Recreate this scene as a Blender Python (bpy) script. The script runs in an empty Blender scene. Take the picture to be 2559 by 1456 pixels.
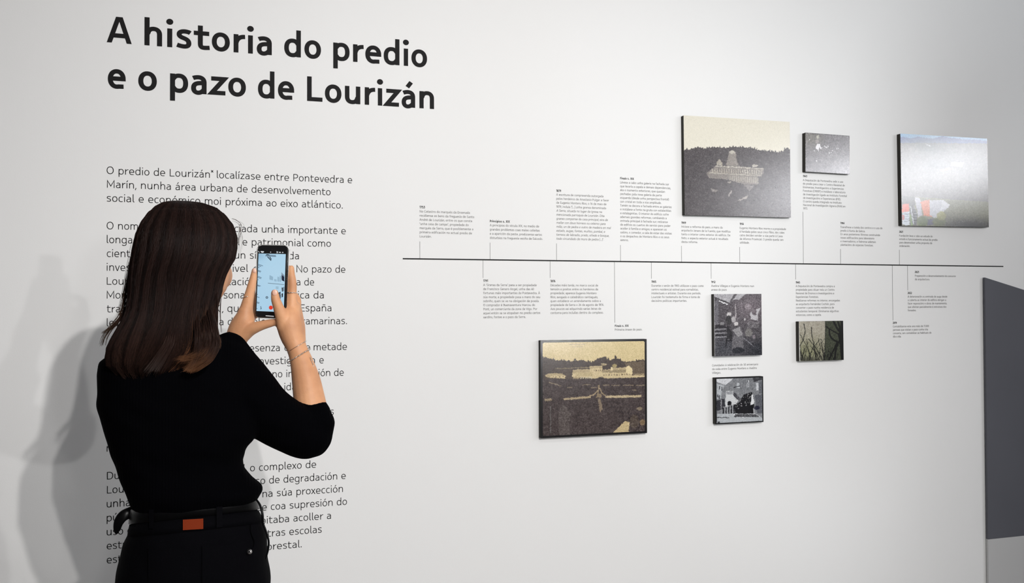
import bpy, bmesh, math, random
import numpy as np
from mathutils import Vector, Matrix
random.seed(7)
sc = bpy.context.scene
COL = sc.collection
PI = math.pi

# ------------------------------------------------------------------ camera
YAW, PITCH, ROLL, FPX = 0.29783353, 0.01606193, -0.00317798, 2150.0
CAM = Vector((0, -2.75, 1.445))
FW = Vector((math.sin(YAW)*math.cos(PITCH), math.cos(YAW)*math.cos(PITCH), math.sin(PITCH)))
_r = Vector((math.cos(YAW), -math.sin(YAW), 0)); _u = _r.cross(FW)
RT = math.cos(ROLL)*_r + math.sin(ROLL)*_u
UP = -math.sin(ROLL)*_r + math.cos(ROLL)*_u
cd = bpy.data.cameras.new('camera'); cam = bpy.data.objects.new('camera', cd); COL.objects.link(cam)
cd.sensor_width = 36.0; cd.lens = FPX/2559*36.0; cd.clip_start = 0.05
m = Matrix(((RT.x, UP.x, -FW.x, CAM.x), (RT.y, UP.y, -FW.y, CAM.y), (RT.z, UP.z, -FW.z, CAM.z), (0, 0, 0, 1)))
cam.matrix_world = m
sc.camera = cam

def at(px, py, d):
    "point of the room seen at photo pixel (px,py), d metres along the view axis"
    return CAM + d*(FW + (px-1279.5)/FPX*RT - (py-728)/FPX*UP)
def onwall(px, py, y=0.0):
    d = FW + (px-1279.5)/FPX*RT - (py-728)/FPX*UP
    return CAM + d*((y-CAM.y)/d.y)

# ------------------------------------------------------------------ world, lights, exposure
w = bpy.data.worlds.new('world'); sc.world = w; w.use_nodes = True
w.node_tree.nodes['Background'].inputs[0].default_value = (0.9, 0.95, 1.0, 1)
w.node_tree.nodes['Background'].inputs[1].default_value = 0.05

def spot(name, loc, aim, power, col, size=0.05, angle=80, blend=0.8):
    l = bpy.data.lights.new(name, 'SPOT'); l.energy = power; l.color = col
    l.shadow_soft_size = size; l.spot_size = math.radians(angle); l.spot_blend = blend
    o = bpy.data.objects.new(name, l); COL.objects.link(o); o.location = loc
    o.rotation_euler = (Vector(aim)-Vector(loc)).to_track_quat('-Z', 'Y').to_euler()
    return o
WARM = (1.0, 0.975, 0.95); NEUT = (1.0, 0.995, 0.98); COOL = (0.92, 0.97, 1.0)
LW = [0.93, 0.80, 0.55, 0.70, 0.30, 2.4, 1.35, 0.12]                                       # relative strengths
spot('spot_light', (0.77, -3.79, 2.50), (0.48, 0, 1.20), 215*LW[0], WARM, 0.03, 86, 1.0)
spot('spot_light', (0.66, -4.34, 2.52), (0.60, 0, 1.05), 215*LW[1], WARM, 0.03, 80, 1.0)
spot('spot_light', (2.26, -3.64, 1.53), (0.60, 0, 1.15), 130*LW[2], NEUT, 0.025, 115, 1.0)
spot('spot_light', (0.85, -4.92, 1.66), (0.80, 0, 1.15), 70*LW[3], NEUT, 0.10, 100, 0.9)
spot('spot_light', (0.80, -2.30, 3.10), (0.78, 0, 0.95), 120*LW[4], NEUT, 0.05, 85, 1.0)
spot('spot_light', (-1.54, -4.80, 1.32), (3.90, 0, 2.20), 160*LW[5], COOL, 0.16, 46, 0.9)
h_ = bpy.data.lights.new('high_glare_light', 'AREA'); h_.shape = 'RECTANGLE'; h_.size = 3.5; h_.size_y = 0.42; h_.energy = 60*LW[6]; h_.color = (0.95, 0.96, 1.0)  # unseen area light, placed for the glare on the canvases
ho = bpy.data.objects.new('high_glare_light', h_); COL.objects.link(ho); ho.location = (5.5, -4.15, 2.56); ho.rotation_euler = (math.radians(90), 0, math.radians(90))
a = bpy.data.lights.new('overhead_fill_light', 'AREA'); a.shape = 'RECTANGLE'; a.size = 2.2; a.size_y = 0.9; a.energy = 22*LW[7]; a.color = COOL  # weak cool fill from above, an unseen area light
ao = bpy.data.objects.new('overhead_fill_light', a); COL.objects.link(ao); ao.location = (1.4, -3.2, 3.1)

sc.view_settings.view_transform = 'Standard'; sc.view_settings.look = 'None'
sc.view_settings.exposure = 0.0; sc.view_settings.gamma = 1.0; sc.view_settings.use_curve_mapping = False

# ------------------------------------------------------------------ materials
def mat(name, col, rough=0.6, spec=0.5, metal=0.0, bump=None, noise=None, **kw):
    m = bpy.data.materials.new(name); m.use_nodes = True
    nt = m.node_tree; b = nt.nodes['Principled BSDF']
    b.inputs['Base Color'].default_value = (*col, 1); b.inputs['Roughness'].default_value = rough
    b.inputs['Metallic'].default_value = metal; b.inputs['Specular IOR Level'].default_value = spec
    for k, v in kw.items(): b.inputs[k.replace('_', ' ')].default_value = v
    tc = nt.nodes.new('ShaderNodeTexCoord')
    if bump:
        n = nt.nodes.new('ShaderNodeTexNoise'); n.inputs['Scale'].default_value = bump[0]; n.inputs['Detail'].default_value = 4
        nt.links.new(tc.outputs['Object'], n.inputs['Vector'])
        bp = nt.nodes.new('ShaderNodeBump'); bp.inputs['Strength'].default_value = bump[1]; bp.inputs['Distance'].default_value = bump[2]
        nt.links.new(n.outputs['Fac'], bp.inputs['Height']); nt.links.new(bp.outputs['Normal'], b.inputs['Normal'])
    if noise:
        n = nt.nodes.new('ShaderNodeTexNoise'); n.inputs['Scale'].default_value = noise[0]; n.inputs['Detail'].default_value = 3
        nt.links.new(tc.outputs['Object'], n.inputs['Vector'])
        r = nt.nodes.new('ShaderNodeMapRange'); r.inputs[1].default_value = 0.3; r.inputs[2].default_value = 0.7
        mx = nt.nodes.new('ShaderNodeMix'); mx.data_type = 'RGBA'
        mx.inputs[6].default_value = (*[c*noise[1] for c in col], 1); mx.inputs[7].default_value = (*noise[2], 1) if len(noise) > 2 else (*col, 1)
        nt.links.new(n.outputs['Fac'], r.inputs[0]); nt.links.new(r.outputs[0], mx.inputs[0]); nt.links.new(mx.outputs[2], b.inputs['Base Color'])
    return m
def srgb(r, g, b):
    f = lambda c: (c/255/12.92) if c/255 <= 0.04045 else ((c/255+0.055)/1.055)**2.4
    return (f(r), f(g), f(b))

M_WALL = mat('wall_paint', (0.84, 0.84, 0.835), 0.75, 0.25, bump=(260, 0.12, 0.001), noise=(1.3, 0.985))
M_FLOOR = mat('floor_vinyl', (0.20, 0.19, 0.18), 0.45, noise=(3.0, 0.8))
M_CEIL = mat('ceiling_paint', (0.55, 0.55, 0.55), 0.8)
M_DARKWALL = mat('dark_wall_paint', (0.30, 0.30, 0.32), 0.8)
M_INK = mat('black_vinyl', srgb(27, 26, 27), 0.6, 0.12)
M_INK2 = mat('black_line_vinyl', (0.004, 0.004, 0.004), 0.6, 0.2)
M_GREY = mat('grey_vinyl', srgb(92, 90, 90), 0.6, 0.2)
M_TICK = mat('tick_vinyl', srgb(120, 120, 120), 0.6, 0.2)
M_EDGE = mat('canvas_edge', srgb(48, 46, 42), 0.7, 0.2, bump=(900, 0.3, 0.0005))

# ------------------------------------------------------------------ mesh helpers
def link(name, bm, mats, parent=None, smooth=False, wn=False):
    me = bpy.data.meshes.new(name); bm.to_mesh(me); bm.free()
    return linkme(name, me, mats, parent, smooth)
def linkme(name, me, mats, parent=None, smooth=False):
    for mm in (mats if isinstance(mats, (list, tuple)) else [mats]): me.materials.append(mm)
    if smooth: me.shade_smooth()
    o = bpy.data.objects.new(name, me); COL.objects.link(o)
    if parent is not None:
        o.parent = parent; o.matrix_parent_inverse = parent.matrix_world.inverted()
    return o
def empty(name, loc, label=None, cat=None, group=None):
    o = bpy.data.objects.new(name, None); COL.objects.link(o); o.location = loc; o.empty_display_size = 0.1
    o.matrix_world = Matrix.Translation(loc)
    if label: o['label'] = label
    if cat: o['category'] = cat
    if group: o['group'] = group
    return o
def tag(o, label, cat, group=None):
    o['label'] = label; o['category'] = cat
    if group: o['group'] = group
    return o
def box(bm, c, s, M=None, bev=0.0):
    r = bmesh.ops.create_cube(bm, size=1.0)
    for v in r['verts']:
        v.co = Vector((v.co.x*s[0], v.co.y*s[1], v.co.z*s[2])) + Vector(c)
        if M is not None: v.co = M @ v.co
    if bev: bmesh.ops.bevel(bm, geom=list({e for v in r['verts'] for e in v.link_edges}), offset=bev, segments=2, profile=0.5, affect='EDGES')
def catmull(pts, n=5):
    pts = [np.array(p, float) for p in pts]
    if len(pts) < 3: 
        return [pts[0]+(pts[1]-pts[0])*t for t in np.linspace(0, 1, n+1)]
    out = []
    P = [2*pts[0]-pts[1]] + pts + [2*pts[-1]-pts[-2]]
    for i in range(1, len(P)-2):
        p0, p1, p2, p3 = P[i-1], P[i], P[i+1], P[i+2]
        for k in range(n):
            t = k/n
            out.append(0.5*((2*p1)+(-p0+p2)*t+(2*p0-5*p1+4*p2-p3)*t*t+(-p0+3*p1-3*p2+p3)*t**3))
    out.append(pts[-1]); return out
def ring_bridge(bm, rings, closed_caps=True):
    R = [[bm.verts.new(p) for p in r] for r in rings]; n = len(R[0])
    for a, b in zip(R, R[1:]):
        for i in range(n): bm.faces.new((a[i], a[(i+1) % n], b[(i+1) % n], b[i]))
    if closed_caps:
        bm.faces.new(list(reversed(R[0]))); bm.faces.new(R[-1])
def tube(bm, pts, rad, seg=12, n=4, flat=None, round_ends=True):
    """smooth tapering tube; pts Vectors, rad numbers; flat=(axis, factor) squashes it along an axis"""
    data = catmull([(*p, r) for p, r in zip(pts, rad)], n)
    P = [Vector(d[:3]) for d in data]; Rr = [max(float(d[3]), 1e-4) for d in data]
    rings = []; T0 = (P[1]-P[0]).normalized()
    up = Vector((0, 0, 1)) if abs(T0.z) < 0.9 else Vector((1, 0, 0))
    N = T0.cross(up).normalized()
    def ring(c, r, T, N):
        B = T.cross(N).normalized(); out = []
        for i in range(seg):
            a = 2*PI*i/seg; v = (N*math.cos(a)+B*math.sin(a))*r
            if flat: v = v - flat[0]*(v.dot(flat[0]))*(1-flat[1])
            out.append(c+v)
        return out
    Ts = []
    for i in range(len(P)):
        a = P[max(i-1, 0)]; b = P[min(i+1, len(P)-1)]; Ts.append((b-a).normalized())
    for i in range(len(P)):
        T = Ts[i]; N = (N - T*N.dot(T)).normalized()
        if i == 0 and round_ends:
            for k in (0.15, 0.5, 0.85):
                rings.append(ring(P[0]-T*Rr[0]*math.cos(k*PI/2)*0.98, Rr[0]*math.sin(k*PI/2), T, N))
        rings.append(ring(P[i], Rr[i], T, N))
        if i == len(P)-1 and round_ends:
            for k in (0.85, 0.5, 0.15):
                rings.append(ring(P[-1]+T*Rr[-1]*math.cos(k*PI/2)*0.98, Rr[-1]*math.sin(k*PI/2), T, N))
    ring_bridge(bm, rings)
def ellipsoid(bm, c, s, M=None, seg=24):
    r = bmesh.ops.create_uvsphere(bm, u_segments=seg, v_segments=seg//2, radius=1.0)
    for v in r['verts']:
        p = Vector((v.co.x*s[0], v.co.y*s[1], v.co.z*s[2]))
        v.co = (M @ p if M is not None else p) + Vector(c)
def remesh(bm, voxel, smooth_it=4, sf=0.5, dispf=None):
    "one continuous surface out of overlapping closed shapes"
    me = bpy.data.meshes.new('t'); bm.to_mesh(me); bm.free()
    o = bpy.data.objects.new('t', me); COL.objects.link(o)
    md = o.modifiers.new('r', 'REMESH'); md.mode = 'VOXEL'; md.voxel_size = voxel; md.adaptivity = 0
    if smooth_it:
        s = o.modifiers.new('s', 'SMOOTH'); s.factor = sf; s.iterations = smooth_it
    dg = bpy.context.evaluated_depsgraph_get(); dg.update()
    res = bpy.data.meshes.new_from_object(o.evaluated_get(dg))
    bpy.data.objects.remove(o); bpy.data.meshes.remove(me)
    return res

# ------------------------------------------------------------------ the room
def struct(name, c, s, m):
    bm = bmesh.new(); box(bm, c, s); o = link(name, bm, m); o['kind'] = 'structure'; return o
X0, X1, Y0, HC = -3.2, 5.6, -6.2, 3.3
struct('wall_back', ((X0+X1)/2, 0.06, HC/2), (X1-X0+0.24, 0.12, HC), M_WALL)
struct('wall_left', (X0-0.06, Y0/2, HC/2), (0.12, -Y0, HC), M_DARKWALL)
struct('wall_right', (X1+0.06, Y0/2, HC/2), (0.12, -Y0, HC), M_DARKWALL)
struct('wall_front', ((X0+X1)/2, Y0-0.06, HC/2), (X1-X0+0.24, 0.12, HC), M_DARKWALL)
struct('floor', ((X0+X1)/2, Y0/2, -0.05), (X1-X0+0.24, -Y0+0.24, 0.1), M_FLOOR)
struct('ceiling', ((X0+X1)/2, Y0/2, HC+0.05), (X1-X0+0.24, -Y0+0.24, 0.1), M_CEIL)

# ------------------------------------------------------------------ lettering: a humanist sans drawn as strokes
# units: x-height = 1, baseline = 0; W = width of a stem
CAPH, ASC, DESC = 1.38, 1.50, -0.46
def _arc(cx, cy, rx, ry, a0, a1, n, e=2.3):
    out = []
    for i in range(n+1):
        a = math.radians(a0+(a1-a0)*i/n); c, s = math.cos(a), math.sin(a)
        out.append((cx+rx*math.copysign(abs(c)**(2/e), c), cy+ry*math.copysign(abs(s)**(2/e), s)))
    return out
def _bez(p0, p1, p2, p3, n):
    return [tuple((1-t)**3*a+3*(1-t)**2*t*b+3*(1-t)*t*t*c+t**3*d for a, b, c, d in zip(p0, p1, p2, p3)) for t in [i/n for i in range(n+1)]]
def glyph(ch, w, q):
    """-> (strokes, left bearing, width, right bearing); stroke = (points, closed) or ('dot',x,y,r); q curve quality"""
    h = w/2; N = max(3, q); S = 0.19-0.28*w; R = 0.12-0.24*w; ov = 0.02
    st = 0.145-0.05*w*2+0.0; st = max(0.115, 0.185-0.30*w); rd = max(0.06, 0.115-0.22*w)
    base = {'á': 'a', 'à': 'a', 'é': 'e', 'ê': 'e', 'í': 'ı', 'ï': 'ı', 'ó': 'o', 'ú': 'u', 'ñ': 'n', 'Á': 'A'}
    if ch in base:
        s, l, wd, r = glyph(base[ch], w, q); s = list(s)
        y = 1.17 if ch != 'Á' else CAPH+0.15; cx = wd/2
        if ch == 'ñ': s.append((_bez((cx-.24, y+.10), (cx-.08, y+.26), (cx+.08, y-.0), (cx+.24, y+.16), N), False))
        elif ch == 'ï': s += [('dot', cx-.19, 1.36, w*.6), ('dot', cx+.19, 1.36, w*.6)]
        elif ch == 'à': s.append(([(cx-.14, y+.30), (cx+.08, y+.02)], False))
        else: s.append(([(cx-.06, y), (cx+.15, y+.30)], False))
        return s, l, wd, r
    o = lambda W, H=1.0: [(_arc(W/2, H/2, W/2-h, H/2-h+ov, 0, 360, N*4, 2.15)[:-1], True)]
    if ch == 'o': return o(.85), rd, .85, rd
    if ch in 'nhmru' or ch == 'ı' or ch == 'i':
        if ch == 'n' or ch == 'h':
            W = .80; a = [(h, .60)]+_arc(W/2+.02, .60, W/2-.02-h, .40-h+ov, 165, 0, N*2)+[(W-h, 0)]
            return [([(h, 0), (h, 1.0 if ch == 'n' else ASC)], False), (a, False)], st, W, st
        if ch == 'm':
            W = 1.28; c = W/2
            a = [(h, .6)]+_arc((h+c)/2+.01, .62, (c-h)/2-.01, .38-h+ov, 165, 0, N*2)+[(c, 0)]
            b = [(c, .6)]+_arc((c+W-h)/2+.01, .62, (W-h-c)/2-.01, .38-h+ov, 165, 0, N*2)+[(W-h, 0)]
            return [([(h, 0), (h, 1)], False), (a, False), (b, False)], st, W, st
        if ch == 'u':
            W = .80; a = [(h, 1)]+_arc(W/2-.02, .40, W/2-.02-h, .40-h+ov, 180, 345, N*2)+[(W-h, .4)]
            return [(a, False), ([(W-h, 0), (W-h, 1)], False)], st, W, st
        if ch == 'r':
            W = .55
            return [([(h, 0), (h, 1)], False), (_bez((h, .52), (h+.06, .80), (.32, 1-h), (W, 1-h+.0), N+2), False)], st, W, rd*.4
        s = [([(h, 0), (h, 1)], False)]
        if ch == 'i': s.append(('dot', h, 1.36, w*.62+.006))
        return s, st, w, st
    if ch == 'l':
        if w > .18: return [([(h, 0), (h, ASC)], False)], st, w, st
        return [([(h, ASC)]+_bez((h, .30), (h, .10), (h+.04, h), (.27, h-.01), N), False)], st, .27, rd*.6
    if ch in 'dbpqg':
        W = .84
        if ch in 'dqg':
            bowl = _arc(W/2, .5, W/2-h, .5-h+ov, 38, 322, N*4)
            bowl = [(W-h, .80)] + bowl + [(W-h, .22)]
        else:
            bowl = _arc(W/2, .5, W/2-h, .5-h+ov, 142, -142, N*4)
            bowl = [(h, .80)] + bowl + [(h, .22)]
        x = W-h if ch in 'dqg' else h
        if ch == 'g':
            stem = [(x, 1)]+_arc(W/2, -.12, W/2-h, .34-h, 0, -150, N*2)
        else:
            y0, y1 = {'d': (0, ASC), 'b': (0, ASC), 'p': (DESC, 1), 'q': (DESC, 1)}[ch]; stem = [(x, y0), (x, y1)]
        return [(bowl, False), (stem, False)], (rd if ch in 'dqg' else st), W, (st if ch in 'dqg' else rd)
    if ch == 'a':
        W = .73
        top = [(.09, 1-h-.05)]+_bez((.09, 1-h-.05), (.25, 1-h+.03), (W-h-.02, 1-h+.08), (W-h, .64), N*2)+[(W-h, 0)]
        bowl = [(W-h, .585)]+_bez((W-h, .585), (.28, .60), (h, .54), (h, .30), N*2)+_bez((h, .30), (h, -.04+h*.2), (.48, -.02), (W-h, .26), N*2)[1:]
        return [(top, False), (bowl, False)], rd+.01, W, st
    if ch == 'e':
        W = .84; yb = .43+h*.75; a = _arc(W/2, .5, W/2-h, .5-h+ov, math.degrees(math.asin(min(.9, (yb-.5)/(.5-h+ov)))), 285, N*4, 2.15)
        a = [(W-h, yb-h)]+a[1:]+[(W-.10, h+.0)]
        return [(a, False), ([(h, yb), (W-h, yb)], False)], rd, W, rd
    if ch == 'c':
        W = .70; a = [(W-.03, 1-h-.03)]+_arc(W/2+.06, .5, W/2+.06-h, .5-h+ov, 78, 282, N*3, 2.15)+[(W-.03, h+.03)]
        return [(a, False)], rd, W, rd*.8
    if ch == 's' or ch == 'S':
        k = 1.0 if ch == 's' else CAPH; W = .68 if ch == 's' else .86
        a = [(W-.05, k*.955-h)]+_bez((W-.12, k-h), (.30, k-h+.07), (h, k-h+.0), (h, k*.74), N*2)
        a += _bez((h, k*.74), (h, k*.50), (W-h, k*.60), (W-h, k*.28), N*2)[1:]+_bez((W-h, k*.28), (W-h, h-.06), (.30, h-.05), (.02, h+.05), N*2)[1:]
        return [(a, False)], rd+.02, W, rd+.01
    if ch == 't':
        W = .66 if w < .18 else .74; x = .13+h+ (.06 if w > .18 else 0)
        return [([(x, 1.30)]+_bez((x, .34), (x, .08), (x+.10, h-.02), (W, h+.015), N*2), False), ([(0, 1-h), (W-.02, 1-h)], False)], rd*.6, W, rd*.6
    if ch == 'f':
        W = .62; x = .16+h
        return [([(x, 0)]+_bez((x, 1.1), (x, 1.36), (x+.12, ASC-h), (W+.02, ASC-h-.02), N*2), False), ([(0, 1-h), (W-.06, 1-h)], False)], rd*.6, W, rd*.2
    if ch == 'v': return [('D', h*1.08, 1, .41-h*.3, 0), ('D', .82-h*1.08, 1, .41+h*.3, 0)], .02, .82, .02
    if ch == 'y': return [([(h*.8, 1), (.41, .02)], False), ([(.80-h*.8, 1), (.30, -.34), (.10, -.42)], False)], .02, .80, .02
    if ch == 'x': return [('D', h*1.15, 0, .78-h*1.15, 1), ('D', h*1.15, 1, .78-h*1.15, 0)], .02, .78, .02
    if ch == 'z': return [([(.02, 1-h), (.64, 1-h), (.06, h), (.70, h)], False)], .08, .70, .07
    if ch == 'k': return [([(h, 0), (h, ASC)], False), ([(.72, 1), (h, .42)], False), ([(.28, .58), (.76, 0)], False)], st, .76, .02
    C = CAPH
    if ch == 'A': W = 1.22; g = h*1.08; k = h*.35; return [('D', g, 0, W/2-k, C), ('D', W-g, 0, W/2+k, C), ([(.26, .39), (W-.26, .39)], False)], .03, W, .03
    if ch == 'O': W = 1.16; return [(_arc(W/2, C/2, W/2-h, C/2-h+ov, 0, 360, N*4, 2.15)[:-1], True)], rd, W, rd
    if ch == 'Q': W = 1.16; return [(_arc(W/2, C/2, W/2-h, C/2-h+ov, 0, 360, N*4, 2.15)[:-1], True), ([(.7, .3), (1.1, -.1)], False)], rd, W, rd
    if ch in 'CG':
        W = .98; a = [(W-.02, C-h-.06)]+_arc(W/2+.08, C/2, W/2+.08-h, C/2-h+ov, 70, 290, N*4, 2.15)+[(W-.02, h+.06)]
        s = [(a, False)]
        if ch == 'G': s.append(([(W-.06, h+.04), (W-.06, .64), (.58, .64)], False))
        return s, rd, W, rd+.03
    if ch == 'D': W = 1.04; return [([(h, h)]+[(.42, h)]+_arc(.42, C/2, W-.42-h, C/2-h, -90, 90, N*3, 2.2)+[(h, C-h)], False), ([(h, 0), (h, C)], False)], st, W, rd
    if ch in 'PRB':
        W = .86; t = .62 if ch != 'B' else .72
        b = [(h, C-h), (.42, C-h)]+_arc(.42, (C+t)/2-h/2, W-.42-h, (C-t)/2-h/2, 90, -90, N*2, 2.2)+[(h, t)]
        s = [([(h, 0), (h, C)], False), (b, False)]
        if ch == 'R': s.append(([(.44, t), (W-.02, 0)], False))
        if ch == 'B': s.append(([(h, t), (.44, t)]+_arc(.44, (t+h)/2, W-.40-h, (t-h)/2, 90, -90, N*2, 2.2)+[(h, h)], False))
        return s, st, W, rd
    if ch in 'EFL':
        W = .78; s = [([(h, 0), (h, C)], False)]
        if ch != 'F': s.append(([(h, h), (W, h)], False))
        if ch != 'L': s += [([(h, C-h), (W-.02, C-h)], False), ([(h, .71), (W-.08, .71)], False)]
        return s, st, W, .06
    if ch == 'H': W = 1.02; return [([(h, 0), (h, C)], False), ([(W-h, 0), (W-h, C)], False), ([(h, .71), (W-h, .71)], False)], st, W, st
    if ch == 'I': return [([(h, 0), (h, C)], False)], st, w, st
    if ch == 'J': return [([(.5-h, C)]+_bez((.5-h, .3), (.5-h, .05), (.30, h-.03), (.02, h+.03), N), False)], .02, .5, st
    if ch == 'M': W = 1.24; return [([(h, 0), (h, C-h*.3), (W/2, .32), (W-h, C-h*.3), (W-h, 0)], False)], st, W, st
    if ch == 'N': W = 1.04; return [([(h, 0), (h, C-h*.2), (W-h, h*.2), (W-h, C)], False)], st, W, st
    if ch == 'T': W = .92; return [([(W/2, 0), (W/2, C)], False), ([(0, C-h), (W, C-h)], False)], .04, W, .04
    if ch == 'U': W = 1.0; return [([(h, C)]+_arc(W/2, .46, W/2-h, .46-h+ov, 180, 360, N*3)+[(W-h, C)], False)], st, W, st
    if ch == 'V': W = 1.12; return [('D', h*1.08, C, W/2-h*.3, 0), ('D', W-h*1.08, C, W/2+h*.3, 0)], .02, W, .02
    if ch == 'X': W = 1.0; return [('D', h*1.1, 0, W-h*1.1, C), ('D', h*1.1, C, W-h*1.1, 0)], .03, W, .03
    W = .80
    if ch == '0': return [(_arc(W/2, C/2, W/2-h, C/2-h, 0, 360, N*4, 2.3)[:-1], True)], rd, W, rd
    if ch == '1': return [([(.06, 1.12), (.40, C-h*.2), (.40, 0)], False)], .08, .5, .12
    if ch == '2': return [(_bez((.06, 1.16), (.14, C+.02), (.70, C+.02), (.70, 1.0), N*2)+_bez((.70, 1.0), (.70, .70), (.30, .44), (.08, h), N*2)[1:]+[(W, h)], False)], rd, W, rd
    if ch == '3': return [([(.06, C-h), (.68, C-h), (.36, .80)]+_bez((.36, .80), (.90, .84), (.86, h-.05), (.30, h-.02), N*3)[1:]+[(.04, h+.06)], False)], rd, W, rd
    if ch == '4': return [([(.58, 0), (.58, C-h*.3), (.06, .40), (W+.06, .40)], False)], .05, W+.04, .05
    if ch == '5': return [([(.70, C-h), (.16, C-h), (.13, .76)]+_bez((.13, .76), (.80, 1.0), (1.02, h-.06), (.34, h-.02), N*3)[1:]+[(.04, h+.06)], False)], rd, W, rd
    if ch in '69':
        p = [_arc(W/2, .42, W/2-h, .42-h, 0, 360, N*4, 2.2), _bez((h, .44), (h, .95), (.30, 1.25), (.62, C-h*.3), N*2)]
        if ch == '9': p = [[(W-x, C-y) for x, y in s] for s in p]
        return [(p[0][:-1], True), (p[1], False)], rd, W, rd
    if ch == '7': return [([(.03, C-h), (.68, C-h), (.26, 0)], False)], .05, .74, .03
    if ch == '8': return [(_arc(W/2, .37, W/2-h, .38-h, 0, 360, N*3, 2.2)[:-1], True), (_arc(W/2, 1.04, W/2-h-.04, .34-h, 0, 360, N*3, 2.2)[:-1], True)], rd, W, rd
    d = w*.66+.01
    if ch == '.': return [('dot', d, d, d)], .10, 2*d, .10
    if ch == ':': return [('dot', d, d, d), ('dot', d, .86, d)], .10, 2*d, .10
    if ch in ',;':
        s = [([(.16, .14), (.02, -.26)], False)]
        if ch == ';': s.append(('dot', .14, .86, d))
        return s, .06, .18, .10
    if ch == '"': return [([(.06, C), (.06, 1.04)], False), ([(.26, C), (.26, 1.04)], False)], .08, .32, .08
    if ch == '*': return [([(.02, 1.06), (.36, 1.46)], False), ([(.02, 1.46), (.36, 1.06)], False)], .06, .38, .06
    if ch in '[]':
        s = [(.26, C+.06), (h, C+.06), (h, -.26), (.26, -.26)]
        if ch == ']': s = [(.3-x, y) for x, y in s]
        return [(s, False)], .10, .28, .10
    if ch in '()':
        s = _bez((.28, C+.10), (.0, 1.0), (.0, .1), (.28, -.28), N*2)
        if ch == ')': s = [(.3-x, y) for x, y in s]
        return [(s, False)], .08, .30, .08
    return [], .3, .0, .3
SPACE = 0.56
def text_width(s, w):
    x = 0
    for ch in s:
        if ch == ' ': x += SPACE; continue
        _, l, wd, r = glyph(ch, w, 3); x += l+wd+r
    return x
def ribbon(bm, pts, closed, hw, tf):
    n = len(pts); L = []; Rr = []
    pts = [np.array(p, float) for p in pts]
    keep = [pts[0]]
    for p in pts[1:]:
        if np.hypot(*(p-keep[-1])) > 1e-4: keep.append(p)
    pts = keep; n = len(pts)
    if n < 2: return
    for i in range(n):
        a = pts[(i-1) % n] if (closed or i > 0) else None
        b = pts[(i+1) % n] if (closed or i < n-1) else None
        p = pts[i]
        d1 = (p-a)/np.hypot(*(p-a)) if a is not None else None
        d2 = (b-p)/np.hypot(*(b-p)) if b is not None else None
        if d1 is None: d1 = d2
        if d2 is None: d2 = d1
        n1 = np.array((-d1[1], d1[0])); n2 = np.array((-d2[1], d2[0]))
        m = n1+n2; l = np.hypot(*m)
        if l < 0.35: m = n1; k = 1.0
        else: m = m/l; k = min(1/max(m.dot(n1), 0.3), 2.6)
        L.append(p+m*hw*k); Rr.append(p-m*hw*k)
    VL = [bm.verts.new(tf(*p)) for p in L]; VR = [bm.verts.new(tf(*p)) for p in Rr]
    for i in range(n if closed else n-1):
        j = (i+1) % n; bm.faces.new((VL[i], VR[i], VR[j], VL[j]))
YV = -0.0006                                        # the vinyl lies on the wall
def put_text(bm, s, X, Z, xh, w, q=3, xs=1.0, slant=0.0, only=None, yv=YV):
    "draws s from wall position X on baseline Z; returns the X where it ends"
    x = 0
    for ch in s:
        if ch == ' ': x += SPACE; continue
        st, l, wd, r = glyph(ch, w, q); x += l
        for kk, k in enumerate(st):
            tf = lambda gx, gy, x=x: Vector((X+(x+gx+slant*gy)*xh*xs, yv-kk*0.00006, Z+gy*xh))
            if k[0] == 'dot':
                nn = 24 if q > 6 else (12 if q > 2 else 6)
                bm.faces.new([bm.verts.new(tf(k[1]+k[3]*1.08*math.cos(2*PI*i/nn), k[2]+k[3]*1.08*math.sin(2*PI*i/nn))) for i in range(nn)])
            elif k[0] == 'D':
                _, x0, y0, x1, y1 = k; e_ = (w/2)*math.hypot(x1-x0, y1-y0)/abs(y1-y0)
                bm.faces.new([bm.verts.new(tf(*p)) for p in ((x0-e_, y0), (x0+e_, y0), (x1+e_, y1), (x1-e_, y1))])
            else: ribbon(bm, k[0], k[1], w/2, tf)
        x += wd+r
    return X+x*xh*xs
def fit_line(bm, s, X, Xe, Z, xh, w, q=4, slant=0.0):
    "stretches the line so that its ink runs from X to Xe"
    l0 = glyph(s[0], w, 3)[1]; r0 = glyph(s[-1], w, 3)[3]
    k = (Xe-X)/(xh*(text_width(s, w)-l0-r0))
    put_text(bm, s, X-l0*xh*k, Z, xh, w, q, k, slant); return k

# ---- title: every vinyl letter is a part
XH_T = 0.0560
title = empty('exhibition_title', onwall(266.6, 240), 'large bold black two-line wall title above the paragraphs', 'lettering')
def title_word(word, pxs, py, w=0.232):
    X = onwall(pxs[0], py).x; Xe = onwall(pxs[1], py).x; Z = onwall(*BASE[0]).z if py < 200 else onwall(*BASE[1]).z
    l0 = glyph(word[0], w, 3)[1]; r0 = glyph(word[-1], w, 3)[3]
    k = (Xe-X)/(XH_T*(text_width(word, w)-l0-r0)); x = X-l0*XH_T*k
    for ch in word:
        bm = bmesh.new(); x = put_text(bm, ch, x, Z, XH_T, w, 8, k); link('letter', bm, M_INK, title)
    return k
BASE = [(1014.4, 164.6), (767.5, 252.0)]
ks = []
for word, a, b, y in [('A', 266.6, 329.5, 100), ('historia', 361, 679.3, 100), ('do', 710.3, 802.2, 140), ('predio', 832.8, 1067.2, 150),
                      ('e', 269.5, 314.3, 210), ('o', 345.5, 392, 210), ('pazo', 425, 614.6, 210), ('de', 644.7, 735.2, 240), ('Lourizán', 767.4, 1084.6, 260)]:
    ks.append(title_word(word, (a, b), y))

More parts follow.
